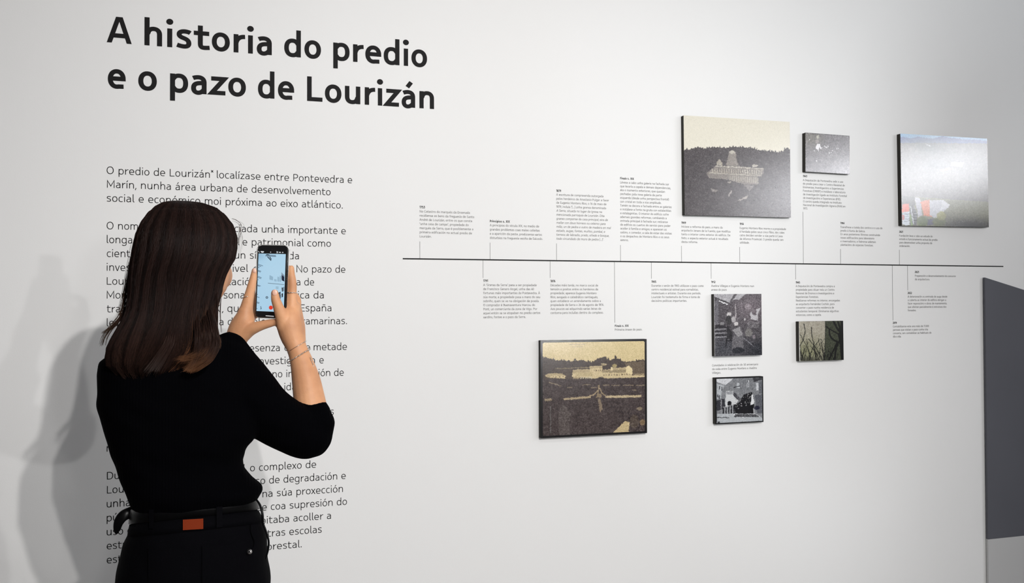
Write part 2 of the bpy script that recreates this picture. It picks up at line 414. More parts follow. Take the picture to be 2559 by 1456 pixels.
# ---- body paragraphs
XH_B, W_B = 0.0158, 0.130
ZB0 = onwall(266.4, 434.3).z; DZB = 0.04052
XL = onwall(266.6, 700).x
def bx(px, k):
    y = 728+ (434-728)*0
    z = ZB0-DZB*k
    # wall X of photo column px on this baseline
    yy = 735+(434.3+34.75*k-735)*(8050-px)/7784
    return onwall(px, yy).x
KX = 1.0
def body_line(k, segs, par):
    "segs: (px start or None, text, px end or None)"
    bm = bmesh.new(); Z = ZB0-DZB*k; x = XL
    for (a, s, b) in segs:
        if a is not None: x = bx(a, k)
        if b is not None and (a is None or abs((bx(b, k)-x)/(XH_B*text_width(s, W_B))-KX) > .09):
            while len(s) > 1 and x+XH_B*KX*text_width(s, W_B) > bx(b, k): s = s[:-1]
            put_text(bm, s, x, Z, XH_B, W_B, 4, KX); x = bx(b, k)
        elif b is not None:
            fit_line(bm, s, x, bx(b, k), Z, XH_B, W_B); x = bx(b, k)+XH_B*.2
        else: x = put_text(bm, s, x-(glyph(s[0], W_B, 3)[1]*XH_B if s[0] != ' ' else 0), Z, XH_B, W_B, 4, KX)
    link('text_line', bm, M_INK, par)['kind'] = 'stuff'
paras = [
 ('paragraph of black text starting "O predio de Lourizán", just above the head', [
  (0, [(266.6, 'O predio de Lourizán*', 533), (542, 'localízase entre Pontevedra e', 880)]),
  (1, [(267.5, 'Marín, nunha área urbana de desenvolvemento', 826)]),
  (2, [(267, 'social e económico moi próxima ao eixo atlántico.', 856.5)])]),
 ('longest paragraph of black text, starting "O nome", behind the head and phone', [
  (4, [(266.6, 'O nom', None), (None, 'e de Lourizán leva aso', 580), (586, 'ciada unha importante e', 864)]),
  (5, [(267, 'longa', None), (None, ' tradición histórica e cultura', 585), (593, 'l', 598), (606, 'e patrimonial como', 827)]),
  (6, [(267, 'cient', None), (None, 'ífica e é desde hai tempo ', 578), (586, 'un símbolo da', 747)]),
  (7, [(267, 'inves', None), (None, 'tigación forestal de primeiro ', 580), (582, 'ivel', 620), (632, 'galego e ', 722), (741, 'No pazo de', 863)]),
  (8, [(267, 'Lour', None), (None, 'izán mantivo unha longa re', 570), (573, 'lació', 624), (626, 'n coa familia', 738), (741, 'a de', 785)]),
  (9, [(267, 'Mon', None), (None, 'tero Ríos, que foi unha per', 556), (559, 'sona', 611), (614, 'lidade políticaa', 742), (745, 'ica da', 809)]),
  (10, [(267, 'tran', None), (None, 'sición do século XIX', 552), (555, ', qu', 596), (600, 'e levou de novo a', 735), (751, 'España', 828)]),
  (11, [(267, 'le', None), (None, 'var adiante a perda das últimas', 545), (548, 'a d', 581), (585, 'as colonias ult', 752), (755, 'ramarinas.', 867)])]),
 ('paragraph of black text beside the raised forearm, ending "s e"', [
  (13, [(None, 'Tras a perda da casa, hai pr', 620), (624, 'esenza', 699), (711, 'desde', 775), (784, 'metade', 867)]),
  (14, [(None, 'do século como un centro de i', 646), (648, 'nvestigación', 787), (797, 'e', 808)]),
  (15, [(None, 'ensino forestal e tamén como o', 676), (681, 'no institución de', 859)]),
  (16, [(None, 'referencia en toda Galicia, entre a', 705), (709, 'idade.', 752)]),
  (17, [(None, 'Hoxe o predio conserva un xardín', 800)]),
  (18, [(None, 'botánico con especies de gran valor', 826), (824, 's e', 847)]),
  (19, [(None, 'árbores senlleiras, fontes e grutas', 780)]),
  (20, [(None, 'nun conxunto de interese.', 560)])]),
 ('lowest paragraph of black text, starting "Du", beside belt and trousers', [
  (22, [(267.5, 'Du', None), (None, 'rante os últimos anos, todo', 618), (625, 'o complexo de', 790)]),
  (23, [(267.5, 'Lou', None), (None, 'rizán sufriu un longo proce', 636), (639, 'so de degradación e', 864)]),
  (24, [(267, 'unha', None), (None, ' perda de calidade visible ', 646), (656, 'na súa proxección', 857)]),
  (25, [(267, 'púb', None), (None, 'lica, agravándoose agora', 640), (643, 'se coa supresión do', 867)]),
  (26, [(267, 'uso', None), (None, ' do vello pazo, que posii', 650), (652, 'bitaba acoller a', 827)]),
  (27, [(267, 'est', None), (None, 'udantes chegados de ouu', 666), (668, 'tras escolas', 804)]),
  (28, [(267, 'est', None), (None, 'ranxeiras de ámbito agrario e f', 664), (667, 'orestal.', 754)])]),
]
for lab, lines in paras:
    p = empty('text_paragraph', Vector((XL, 0, ZB0-DZB*(lines[-1][0]+.3))), lab, 'lettering')
    for k, segs in lines: body_line(k, segs, p)

# ---- the timeline
ZT = 1.445+0.1512
bm = bmesh.new(); xa, xb = onwall(1006.5, 647).x, onwall(2507, 665).x
box(bm, ((xa+xb)/2, -0.0005, ZT), (xb-xa, 0.001, 0.0040))
tag(link('timeline_bar', bm, M_INK2), 'long thin black horizontal timeline line across the white wall', 'line')
XH_C, W_C = 0.00535, 0.150
LS = 0.01352
def caption(label, px, heading, yh, y1, lines, tick=None, yn=None, italic=0.0):
    base = onwall(px, max(y1, yh or 0)); X = onwall(px, y1).x
    root = empty('timeline_caption', Vector((X, 0, base.z)), label, 'caption', 'dated captions along the timeline')
    if heading:
        bm = bmesh.new(); put_text(bm, heading, X-.0005, onwall(px, yh).z, XH_C*1.02, 0.25, 2, KC); link('date_heading', bm, M_INK2, root)['kind'] = 'stuff'
    Z = onwall(px, y1).z
    ls = (Z-onwall(px, yn).z)/(len(lines)-1) if yn else LS
    for i, s in enumerate(lines):
        bm = bmesh.new(); sl = 0.16 if (italic and i >= italic) else 0.0
        if s.startswith('~'): s = s[1:]; sl = 0.16
        put_text(bm, s, X-.0005, Z-i*ls, XH_C, W_C, 2, KC, sl); link('text_line', bm, M_GREY, root)['kind'] = 'stuff'
    if tick:
        bm = bmesh.new(); za, zb = onwall(px, tick[0]).z, ZT + (0.002 if tick[0] < 650 else -0.002)
        if abs(tick[1]-px) > 0: X = onwall(tick[1], 656).x
        box(bm, (X, -0.0004, (za+zb)/2), (0.0011, 0.0006, abs(za-zb))); link('tick_line', bm, M_TICK, root)
KC = 0.995
caption('caption headed 1753, first above the left end of the timeline', 1048.5, '1753', 520, 530.5, ['No Catastro do marqués da Ensenada', 'recóllense os bens da freguesía de Santo', 'André de Lourizán, entre os que consta', '"unha casa de campo", propiedade do', 'marqués da Serra, que é posiblemente a', 'primeira edificación no actual predio de', 'Lourizán.'], (603, 1049.2), 592.8)
caption('short caption headed Principios s. XIX above the timeline', 1224, 'Principios s. XIX', 555, 565, ['A principios do século XIX, no medio de', 'grandes problemas coas malas colleitas', 'e a aparición da peste, prodúcense varios', 'disturbios na freguesía veciña de Salcedo.'], (606, 1224.5), 596.5)
caption('tall caption headed 1879 with italic quotation above the timeline', 1390.1, '1879', 479.1, 488.5, ['A escritura de compravenda outorgada', 'polos herdeiros de Anastasio Pulgar a favor', 'de Eugenio Montero Ríos, o 16 de maio de', '1879, incluía "[...] unha granxa denominada', '~A Serra, situada no lugar da Igrexa na', '~mencionada parroquia de Lourizán. Dita', '~granxa componse da casa principal; eira de', '~mallar con dous hórreos ou celeiros para', '~millo, un de pedra e outro de madeira en mal', '~estado, augas, fontes, muíños, pombal, e', '~terreos de labradío, prado, viñedo e bosque,', '~todo circundado de muro de pedra [...]".'], (608, 1391), 598.5)
caption('tallest caption, headed Finais s. XIX, left of the large hillside picture', 1549.7, 'Finais s. XIX', 447.8, 457.8, ['Lévase a cabo unha galería na fachada sur', 'que levaría a capela e demais dependencias,', 'ata o momento exteriores, que quedan', 'pechadas pola nova galería da parte', 'esquerda (desde unha perspectiva frontal)', 'con cristal en toda a súa amplitude.', 'Tamén se decora a fachada entre as galerías', 'e instálase a fonte na gruta con estalactitas', 'e estalagmitas. O interior do edificio sofre', 'ademais grandes reformas, cambiando a', 'entrada principal á fachada sur; retíranse', 'do edificio os cuartos do servizo para poder', 'acoller á familia e amigos; e aparecen os', 'salóns, o comedor, a sala de estar das visitas', 'e os despachos de Montero Ríos e os seus', 'xenros.'], (612, 1550.8), 601.8)
caption('caption headed 1909 below the left of the large hillside picture', 1702.7, '1909', 558.8, 568.2, ['Iníciase a reforma do pazo, a mans do', 'arquitecto Jenaro de la Fuente, que modifica', 'tanto o interior como exterior do edificio. De', 'feito, o aspecto exterior actual é resultado', 'desta reforma.'], (614, 1703.2), 606.4)
caption('caption headed 1914 below the right of the large hillside picture', 1848.3, '1914', 561.7, 571.6, ['Eugenio Montero Ríos morre e a propiedade', 'é herdada polos seus cinco fillos, dos cales', 'catro deciden vender a súa parte á Caixa', 'de Aforros Provincial. O predio queda sen', 'utilidade.'], (617, 1848.7), 608)
caption('caption headed 1943 below the small grey picture', 2006.4, '1943', 442.3, 452.0, ['A Deputación de Pontevedra cede o uso', 'do predio para crear o Centro Rexional de', 'Ensinanzas, Investigacións e Experiencias', 'Forestais (CREIEF) e instálase o laboratorio', 'de investigación ligado ao Instituto Forestal', 'de investigacións e Experiencias (IFIE).', 'O centro queda integrado no Instituto', 'Nacional de Investigación Agraria (INIA) en', '1973.'], (529, 2007.5), 523.0)
caption('caption headed 1984 just above the timeline, right of the 1943 caption', 2100.2, '1984', 559.6, 569.4, ['Transfírese a tutela dos centros e o uso do', 'predio á Xunta de Galicia.', 'En anos posteriores fóronse construíndo', 'novas edificacións para laboratorio', 'e invernadoiros, e fixéronse ademais', 'plantacións de especies forestais.'], (622, 2100.6), 613.6)
caption('caption headed 2021 below the colour aerial picture', 2247.2, '2021', 581.2, 590.7, ['Fundación leva a cabo un estudo do', 'estado e funcionamento actual do predio', 'para desenvolver unha proposta de', 'ordenación.'], (624, 2247.6), 616.3)
caption('two-line caption headed 2023 below the right end of the timeline', 2286.3, '2023', 681.6, 691.0, ['Preparación e desenvolvemento do concurso', 'de arquitectura.'], None, 699.7)
caption('caption headed 2022 below the right end of the timeline', 2268.4, '2022', 734.1, 743.0, ['A deterioración e a entrada de auga desde', 'a cuberta ao interior do edificio obrigan a', 'facer reparacións e obras de mantemento,', 'que afectan parcialmente á estrutura dos', 'forxados.'], (725, 2267.6), 777.4)
caption('caption headed 2019 on the longest tick, right of the bare-tree picture', 2231.3, '2019', 808.7, 817.6, ['Contabilízanse este ano máis de 11.000', 'persoas que visitan o pazo cunha cita', 'concerta, sen contabilizar as habituais do', 'día a día.'], (800, 2229.8), 842.9)
caption('caption headed 1791, first below the left of the timeline', 1207.7, '1791', 704, 714.3, ['A "Granxa da Serra" pasa a ser propiedade', 'de Francisco Genaro Angel, unha das 40', 'fortunas máis importantes de Pontevedra. Á', 'súa morte, a propiedade pasa a mans do seu', 'sobriño, quen se ve na obrigación de poxala.', 'O comprador é Buenaventura Marcou do', 'Pont, un comerciante da zona de Vigo. Por', 'aquel entón xa se atopaban no predio certos', 'xardíns, fontes e o pazo da Serra.'], (694, 1207.0), 794.8)
caption('caption headed 1876 between the 1791 caption and the sepia picture', 1375.6, '1876', 704.7, 715, ['Décadas máis tarde, no marco social de', 'tensión e preitos entre os herdeiros da', 'propiedade, aparece Eugenio Montero', 'Ríos, avogado e catedrático santiagués,', 'quen establece un arrendamento sobre a', 'propiedade da Serra o 26 de agosto de 1876.', 'Aos poucos vai adquirindo varias leiras de', 'contorna para incluílas dentro do complexo.'], (694, 1374.6), 783.9)
caption('short caption headed Finais s. XIX directly above the sepia picture', 1536.3, 'Finais s. XIX', 816.5, 825.9, ['Primeira imaxe do pazo.'], (806, 1535.6))
caption('five-line caption headed 1905 right of the sepia picture caption', 1628, '1905', 706.1, 715.9, ['Durante o verán de 1905 utilízase o pazo como', 'centro residencial estival para xornalistas,', 'intelectuais e artistas. Durante ese período,', 'Lourizán foi testemuña da firma e toma de', 'decisións políticas importantes.'], (696, 1627.6), 753.7)
caption('two-line caption headed 1912 above the seated couple picture', 1777.4, '1912', 706.8, 716.4, ['Avelina Villegas e Eugenio Montero nun', 'anexo do pazo'], (696, 1776.8), 725.9)
caption('undated caption between the seated couple and the crowd pictures', 1779.5, None, None, 915.0, ['Convidados á celebración do 50 aniversario', 'da voda entre Eugenio Montero e Avelina', 'Villegas.'], None, 933.6)
caption('caption headed 1945 above the bare-tree picture', 1988.6, '1945', 707.9, 716.8, ['A Deputación de Pontevedra compra a', 'propiedade para situar nela un Centro', 'Rexional de Ensinos e Investigacións e', 'Experiencias Forestais.', 'Realízanse reformas no interior, encargadas', 'ao arquitecto Fernández Cochón, para', 'converter o pazo nunha residencia de', 'estudantes temporal. Elimínanse algunhas', 'estancias, como a capela.'], (698, 1987.9), 788.9)

# ------------------------------------------------------------------ pictures on stretched canvas: prints painted with numpy into a fine grid
def fbm(H, W, seed, cells):
    rng = np.random.RandomState(seed); out = np.zeros((H, W)); amp = 1; tot = 0
    for c in cells:
        gh, gw = max(2, int(H/c)+2), max(2, int(W/c)+2); g = rng.rand(gh, gw)
        ys = np.linspace(0, gh-1.001, H); xs = np.linspace(0, gw-1.001, W)
        y0 = ys.astype(int); x0 = xs.astype(int); fy = (ys-y0)[:, None]; fx = (xs-x0)[None, :]
        a = g[y0][:, x0]; b = g[y0][:, x0+1]; c_ = g[y0+1][:, x0]; d = g[y0+1][:, x0+1]
        out += amp*((a*(1-fx)+b*fx)*(1-fy)+(c_*(1-fx)+d*fx)*fy); tot += amp; amp *= 0.75
    return out/tot
class Paint:
    def __init__(s, W, H, corners, base):
        s.W, s.H = W, H; s.k = 1.3; s.a = np.zeros((H, W, 3)); s.a[:] = base; s.c = corners
        yy, xx = np.mgrid[0:H, 0:W]; s.u = (xx+.5)/W; s.v = (yy+.5)/H
    def q(s, x, y):
        (xl, yl), (xr, yr), (xr2, yr2), (xl2, yl2) = s.c
        u = (x-(xl+xl2)/2)/((xr+xr2)/2-(xl+xl2)/2); t = yl+(yr-yl)*u; b = yl2+(yr2-yl2)*u
        return u, (y-t)/(b-t)
    def mask(s, pts, soft=False):
        P = [s.q(*p) for p in pts]; m = np.zeros((s.H, s.W), bool)
        for (x1, y1), (x2, y2) in zip(P, P[1:]+P[:1]):
            if y1 == y2: continue
            m ^= ((s.v < max(y1, y2)) & (s.v >= min(y1, y2)) & (s.u < (s.v-y1)/(y2-y1)*(x2-x1)+x1))
        return m
    def poly(s, pts, col, al=1.0):
        m = s.mask(pts); s.a[m] = s.a[m]*(1-al)+np.array(col)*al; return m
    def line(s, p, q, wd, col, al=1.0):
        (x1, y1), (x2, y2) = s.q(*p), s.q(*q); k = s.H/s.W
        dx, dy = x2-x1, (y2-y1)*k; L = max(dx*dx+dy*dy, 1e-9)
        t = np.clip(((s.u-x1)*dx+(s.v-y1)*k*dy)/L, 0, 1)
        d = np.hypot(s.u-x1-t*dx, (s.v-y1)*k-t*dy)*s.W
        m = np.clip(wd*s.k/2+.5-d, 0, 1)*al; s.a = s.a*(1-m[..., None])+np.array(col)*m[..., None]
    def path(s, pts, wd, col, al=1.0):
        for p, q in zip(pts, pts[1:]): s.line(p, q, wd, col, al)
    def blob(s, p, rx, ry, col, al=1.0):
        (x, y) = s.q(*p); x2, _ = s.q(p[0]+rx, p[1]); _, y2 = s.q(p[0], p[1]+ry)
        d = ((s.u-x)/max(x2-x, 1e-6))**2+((s.v-y)/max(y2-y, 1e-6))**2
        m = np.clip((1.25-d)*2, 0, 1)*al; s.a = s.a*(1-m[..., None])+np.array(col)*m[..., None]
    def soft(s, p, rx, ry, col, al=1.0):
        (x, y) = s.q(*p); x2, _ = s.q(p[0]+rx, p[1]); _, y2 = s.q(p[0], p[1]+ry)
        m = np.exp(-(((s.u-x)/(x2-x))**2+((s.v-y)/(y2-y))**2))*al; s.a = s.a*(1-m[..., None])+np.array(col)*m[..., None]
    def jag(s, pts, amp, step, seed):
        rng = random.Random(seed); out = []
        for (x1, y1), (x2, y2) in zip(pts, pts[1:]):
            n = max(1, int(abs(x2-x1)/step))
            for i in range(n):
                t = i/n; out.append((x1+(x2-x1)*t, y1+(y2-y1)*t-rng.random()*amp*(1 if i % 2 else .15)))
        return out+[pts[-1]]
    def grain(s, amt, seed, cells=(1.2,), mask=None, col=(1, 1, 1)):
        n = (fbm(s.H, s.W, seed, cells)-.5)*2*amt
        if mask is not None: n = n*mask
        s.a = np.clip(s.a+n[..., None]*np.array(col), 0, 255)
    def finish(s, warp, amt, seed, sm=1):
        "scan softness: ragged edges, slight blur, photographic grain"
        H, W = s.H, s.W
        dx = (fbm(H, W, seed, (2.0, 4.5))-.5)*2*warp; dy = (fbm(H, W, seed+1, (2.0, 4.5))-.5)*2*warp
        yy, xx = np.mgrid[0:H, 0:W]
        s.a = s.a[np.clip((yy+dy).round().astype(int), 0, H-1), np.clip((xx+dx).round().astype(int), 0, W-1)]
        for _ in range(sm):
            p = np.pad(s.a, ((1, 1), (1, 1), (0, 0)), 'edge')
            s.a = (p[1:-1, 1:-1]*4+p[:-2, 1:-1]+p[2:, 1:-1]+p[1:-1, :-2]+p[1:-1, 2:])/8
        n = (fbm(H, W, seed+2, (1.0, 1.9))-.5)*2*amt
        lum = s.a.mean(2)/255; n = n*(.10+2.1*lum*(1-lum))
        s.a = np.clip(s.a+n[..., None], 0, 255)
    def border(s, t, col):
        m = (s.u < t/s.W) | (s.u > 1-t/s.W) | (s.v < t/s.H) | (s.v > 1-t/s.H); s.a[m] = col
def print_material(name, rough, emit=0.0):
    m = bpy.data.materials.new(name); m.use_nodes = True; nt = m.node_tree; b = nt.nodes['Principled BSDF']
    at_ = nt.nodes.new('ShaderNodeVertexColor'); at_.layer_name = 'print'
    nt.links.new(at_.outputs['Color'], b.inputs['Base Color'])
    b.inputs['Roughness'].default_value = rough; b.inputs['IOR'].default_value = 1.8
    if emit:
        nt.links.new(at_.outputs['Color'], b.inputs['Emission Color']); b.inputs['Emission Strength'].default_value = emit
    else:
        tc = nt.nodes.new('ShaderNodeTexCoord'); n = nt.nodes.new('ShaderNodeTexNoise'); n.inputs['Scale'].default_value = 700
        bp = nt.nodes.new('ShaderNodeBump'); bp.inputs['Strength'].default_value = 0.18; bp.inputs['Distance'].default_value = 0.0005
        nt.links.new(tc.outputs['Object'], n.inputs['Vector']); nt.links.new(n.outputs['Fac'], bp.inputs['Height']); nt.links.new(bp.outputs['Normal'], b.inputs['Normal'])
    return m
M_PRINT = print_material('canvas_print', 0.19)
def grid_face(name, arr, corners, m, parent, bend=None):
    "corners TL,TR,BR,BL as Vectors; one quad per cell of the painted array"
    H, W, _ = arr.shape; TL, TR, BR, BL = [np.array(c) for c in corners]
    U, V = np.meshgrid(np.linspace(0, 1, W+1), np.linspace(0, 1, H+1))
    U = U.ravel()[:, None]; V = V.ravel()[:, None]
    co = (TL*(1-U)+TR*U)*(1-V)+(BL*(1-U)+BR*U)*V
    i = (np.arange(H)[:, None]*(W+1)+np.arange(W)[None, :]).ravel()
    fc = np.stack([i, i+W+1, i+W+2, i+1], 1).astype(np.int32)
    me = bpy.data.meshes.new(name); me.vertices.add(len(co)); me.vertices.foreach_set('co', co.astype(np.float32).ravel())
    me.loops.add(fc.size); me.loops.foreach_set('vertex_index', fc.ravel())
    me.polygons.add(len(fc)); me.polygons.foreach_set('loop_start', np.arange(0, fc.size, 4, dtype=np.int32)); me.polygons.foreach_set('loop_total', np.full(len(fc), 4, np.int32))
    me.update(calc_edges=True); me.validate()
    c = np.clip(arr.reshape(-1, 3)/255.0, 0, 1); c = np.where(c <= 0.04045, c/12.92, ((c+0.055)/1.055)**2.4)
    ca = me.color_attributes.new('print', 'FLOAT_COLOR', 'CORNER')
    ca.data.foreach_set('color', np.repeat(np.concatenate([c, np.ones((len(c), 1))], 1), 4, axis=0).astype(np.float32).ravel())
    return linkme(name, me, m, parent)
TH = 0.020
def canvas(label, px, P):
    "px: photo corners of the front face TL,TR,BR,BL"
    W4 = [onwall(x, y, -TH) for x, y in px]
    ctr = sum(W4, Vector())/4
    wd = ((W4[1]-W4[0]).length+(W4[2]-W4[3]).length)/2; ht = ((W4[0]-W4[3]).length+(W4[1]-W4[2]).length)/2
    tp = (W4[1]-W4[0]); bt = (W4[2]-W4[3]); ang = (math.atan2(tp.z, tp.x)+math.atan2(bt.z, bt.x))/2
    U = Vector((math.cos(ang), 0, math.sin(ang))); Vv = Vector((-math.sin(ang), 0, math.cos(ang)))
    root = empty('canvas_picture', Vector((ctr.x, 0, ctr.z-ht/2)), label, 'picture', 'canvas pictures on the wall')
    c = [ctr-U*wd/2+Vv*ht/2, ctr+U*wd/2+Vv*ht/2, ctr+U*wd/2-Vv*ht/2, ctr-U*wd/2-Vv*ht/2]
    bm = bmesh.new(); M = Matrix.Translation(Vector((ctr.x, 0, ctr.z))) @ Matrix(((U.x, 0, Vv.x), (0, 1, 0), (U.z, 0, Vv.z))).to_4x4()
    box(bm, (0, -TH/2+0.0007, 0), (wd, TH-0.0014, ht), M, 0.0015); link('canvas_edge', bm, M_EDGE, root)
    grid_face('printed_face', P.a, [p+Vector((0, 0, 0)) for p in c], M_PRINT, root)
    return root

# -- sepia view of the estate
P = Paint(348, 312, [(108, 105), (1490, 87), (1490, 1308), (108, 1378)], (212, 193, 146))
P.grain(9, 1, (30, 8, 1.3))
P.poly(P.jag([(120, 330), (200, 335), (300, 365), (420, 372), (520, 378), (640, 372), (760, 392), (850, 350), (905, 335), (960, 352), (1010, 372), (1060, 340), (1120, 352), (1180, 388), (1260, 385), (1340, 372), (1480, 362)], 30, 14, 3)+[(1480, 1320), (110, 1390)], (66, 55, 50))
P.poly([(1180, 395), (1480, 372), (1480, 560), (1300, 560)], (104, 90, 74))
P.line((545, 350), (545, 385), 3, (60, 50, 45)); P.line((945, 325), (950, 370), 4, (60, 50, 45)); P.line((1073, 318), (1075, 360), 5, (60, 50, 45))
P.poly([(300, 470), (720, 460), (560, 620), (150, 620)], (76, 64, 56))
P.line((300, 470), (735, 457), 1.5, (180, 165, 125), .7)
B1, B2, B3 = (205, 186, 145), (178, 160, 124), (224, 206, 162)
P.poly([(170, 545), (220, 532), (380, 535), (425, 565), (420, 605), (230, 590), (165, 580)], B2)
P.poly([(225, 560), (420, 565), (418, 602), (228, 590)], B1)
for x in (262, 300, 345, 385): P.poly([(x, 570), (x+10, 570), (x+10, 588), (x, 588)], (90, 74, 60))
P.poly([(515, 485), (740, 478), (735, 440), (895, 435), (900, 490), (1200, 458), (1250, 430), (1295, 475), (1300, 560), (1475, 560), (1475, 580), (975, 605), (780, 600), (505, 580)], B1)
P.poly([(515, 487), (735, 480), (735, 525), (510, 530)], B2); P.poly([(560, 520), (770, 518), (775, 570), (545, 575)], (190, 172, 132))
P.poly([(735, 440), (893, 437), (897, 465), (735, 468)], B2); P.poly([(905, 495), (1215, 485), (1200, 525), (905, 525)], (150, 134, 104))
P.poly([(1040, 462), (1205, 455), (1205, 487), (1040, 490)], B2); P.poly([(1210, 470), (1250, 430), (1295, 475), (1298, 560), (1215, 520)], B3)
P.blob((1060, 435), 30, 25, (160, 145, 100)); P.poly([(1010, 450), (1040, 450), (1040, 500), (1010, 500)], B3)
P.poly([(885, 400), (955, 415), (945, 440), (895, 435)], (150, 134, 104)); P.line((890, 405), (955, 418), 1.5, B3)
for i in range(12): x = 915+i*34; P.poly([(x, 545-i*.6), (x+10, 545-i*.6), (x+10, 565-i*.6), (x, 565-i*.6)], (110, 92, 74))
for i in range(5): x = 790+i*26; P.poly([(x, 490), (x+9, 490), (x+9, 508), (x, 508)], (110, 92, 74))
P.poly([(520, 580), (600, 580), (600, 625), (520, 620)], B2)
for i in range(6): P.poly([(612+i*27, 582), (630+i*27, 582), (630+i*27, 615), (612+i*27, 615)], (200, 190, 160))
for i in range(9): P.poly([(1310+i*18, 540), (1320+i*18, 540), (1320+i*18, 556), (1310+i*18, 556)], (190, 170, 130))
P.blob((875, 635), 65, 55, (52, 44, 42))
g = P.mask([(120, 610), (1480, 590), (1480, 1320), (120, 1390)])
P.a[g] = P.a[g]*.2+np.array((70, 60, 60))*.8
P.grain(34, 5, (1.6, 3.5, 9), g)
P.line((410, 868), (735, 842), 5, (178, 160, 128)); P.line((950, 838), (1405, 830), 6, (190, 172, 138)); P.line((170, 878), (235, 875), 6, (150, 135, 110))
P.path([(735, 830), (800, 800), (850, 740), (850, 700)], 3, (170, 150, 120)); P.path([(950, 830), (900, 800), (860, 720)], 3, (160, 142, 112))
P.poly([(830, 800), (880, 800), (890, 850), (815, 850)], (140, 122, 98)); P.poly([(835, 860), (870, 860), (905, 1000), (865, 1040)], (130, 114, 96))
P.line((850, 690), (845, 800), 3, (150, 132, 104))
for a, b in [((640, 682), (740, 682)), ((910, 688), (990, 686)), ((1020, 690), (1120, 688)), ((1170, 690), (1310, 688)), ((1350, 690), (1470, 690)), ((450, 712), (510, 716)), ((215, 650), (370, 700)), ((750, 722), (820, 718)), ((1300, 750), (1350, 752))]: P.line(a, b, 1.8, (165, 148, 118), .8)
for i in range(8):
    for j in range(5): P.blob((960+i*42+j*55, 900+i*6+j*62), 10, 12, (44, 38, 40), .55)
P.poly([(395, 930), (440, 990), (490, 1060), (470, 1200), (480, 1345), (340, 1350), (330, 1120), (350, 1000)], (104, 96, 92), .55)
P.grain(30, 9, (1.3, 2.6), P.mask([(330, 920), (500, 920), (500, 1350), (330, 1350)]))
P.line((232, 960), (232, 1310), 2, (110, 108, 106), .8)
P.poly([(1200, 1150), (1260, 1170), (1240, 1300), (1030, 1308), (1120, 1220)], (196, 176, 134)); P.blob((1320, 1160), 60, 90, (90, 78, 66), .7)
P.grain(40, 11, (1.3, 3), P.mask([(1180, 1060), (1480, 1040), (1480, 1300), (1220, 1300)])); P.blob((1390, 990), 40, 22, (160, 145, 118), .7); P.blob((1430, 1170), 40, 40, (180, 150, 100), .5)
P.line((485, 158), (675, 156), 2.5, (170, 155, 135), .5); P.line((515, 190), (640, 188), 2.5, (170, 155, 135), .4)
P.finish(2.6, 58, 101)
P.line((410, 868), (735, 842), 4, (168, 150, 120), .5); P.border(5.5*1.3, (14, 12, 13))
for (cx, cy) in ((0, 0), (1, 0), (0, 1), (1, 1)):
    uu = np.abs(P.u-cx)*P.W-7.1; vv = np.abs(P.v-cy)*P.H-7.1; mk = (uu < 5) & (vv < 5) & ((uu-5)**2+(vv-5)**2 > 25); P.a[mk] = (14, 12, 13)
canvas('sepia landscape canvas with black border showing estate and garden, lowest left picture', [(1350.8, 850.2), (1616.5, 846.7), (1616.5, 1081.5), (1350.8, 1095)], P)

# -- large hillside picture
P = Paint(346, 328, [(92, 92), (1425, 170), (1435, 1375), (105, 1345)], (226, 221, 205))
P.grain(6, 21, (40, 1.3))
hill = P.mask(P.jag([(95, 540), (200, 515), (262, 500), (340, 520), (430, 500), (500, 500), (600, 505), (690, 490), (760, 492), (860, 498), (960, 515), (1060, 535), (1180, 550), (1300, 562), (1345, 540), (1385, 505), (1430, 520)], 34, 12, 22)+[(1440, 1390), (95, 1360)])
P.a[hill] = (74, 68, 69)
P.line((262, 470), (262, 520), 3, (84, 77, 77))
P.soft((300, 900), 500, 400, (66, 60, 61), .55*1.0); P.a[~hill] = (226, 221, 205)
P.grain(26, 23, (1.3, 2.5, 8), hill)
W1, W2 = (172, 165, 150), (142, 134, 126)
P.poly([(385, 795), (445, 760), (480, 730), (600, 728), (720, 722), (1080, 765), (1088, 820), (1010, 860), (1010, 960), (830, 960), (650, 900), (400, 880), (370, 820)], W2, .8)
P.poly([(490, 720), (500, 680), (528, 640), (560, 680), (570, 725)], W1, .9); P.poly([(610, 725), (635, 620), (655, 550), (690, 530), (735, 560), (745, 650), (775, 720)], W2, .9); P.blob((690, 552), 42, 20, (196, 190, 176), .8)
P.poly([(930, 740), (960, 705), (1015, 712), (1000, 740)], (205, 198, 186), .8); P.line((480, 728), (1080, 762), 1.8, (200, 194, 180)); P.line((400, 812), (1060, 850), 2, (196, 190, 172), .8)
for i in range(22):
    x = 445+i*29; P.line((x, 760+i*1.2), (x, 800+i*1.4), 2.4, (198, 192, 176) if i > 12 else (176, 168, 152), .8); P.line((x+12, 765+i*1.2), (x+12, 795+i*1.4), 1.6, (90, 82, 80), .6)
for i in range(14): x = 660+i*27; P.line((x, 850+i*2), (x, 905+i*3), 2.2, (188, 182, 164), .6)
P.poly([(830, 960), (960, 975), (900, 1040)], (150, 143, 138), .6); P.poly([(750, 1160), (880, 1095), (870, 1130), (780, 1165)], (176, 168, 158), .8); P.line((640, 1100), (675, 1040), 3, (180, 172, 164), .8); P.poly([(420, 1010), (520, 1030), (480, 1060), (430, 1050)], (150, 143, 136), .7)
P.poly([(620, 930), (680, 915), (660, 950)], (180, 172, 160), .7); P.grain(12, 29, (1.3,), hill)
P.finish(2.8, 60, 103)
P.a[~hill & (P.a.mean(2) > 205)] = P.a[~hill & (P.a.mean(2) > 205)]*.5+np.array((226, 221, 205))*.5
canvas('largest greyscale canvas of a domed mansion below a wooded hill', [(1708.4, 288.5), (1974, 304), (1975.8, 544), (1711, 536.5)], P)

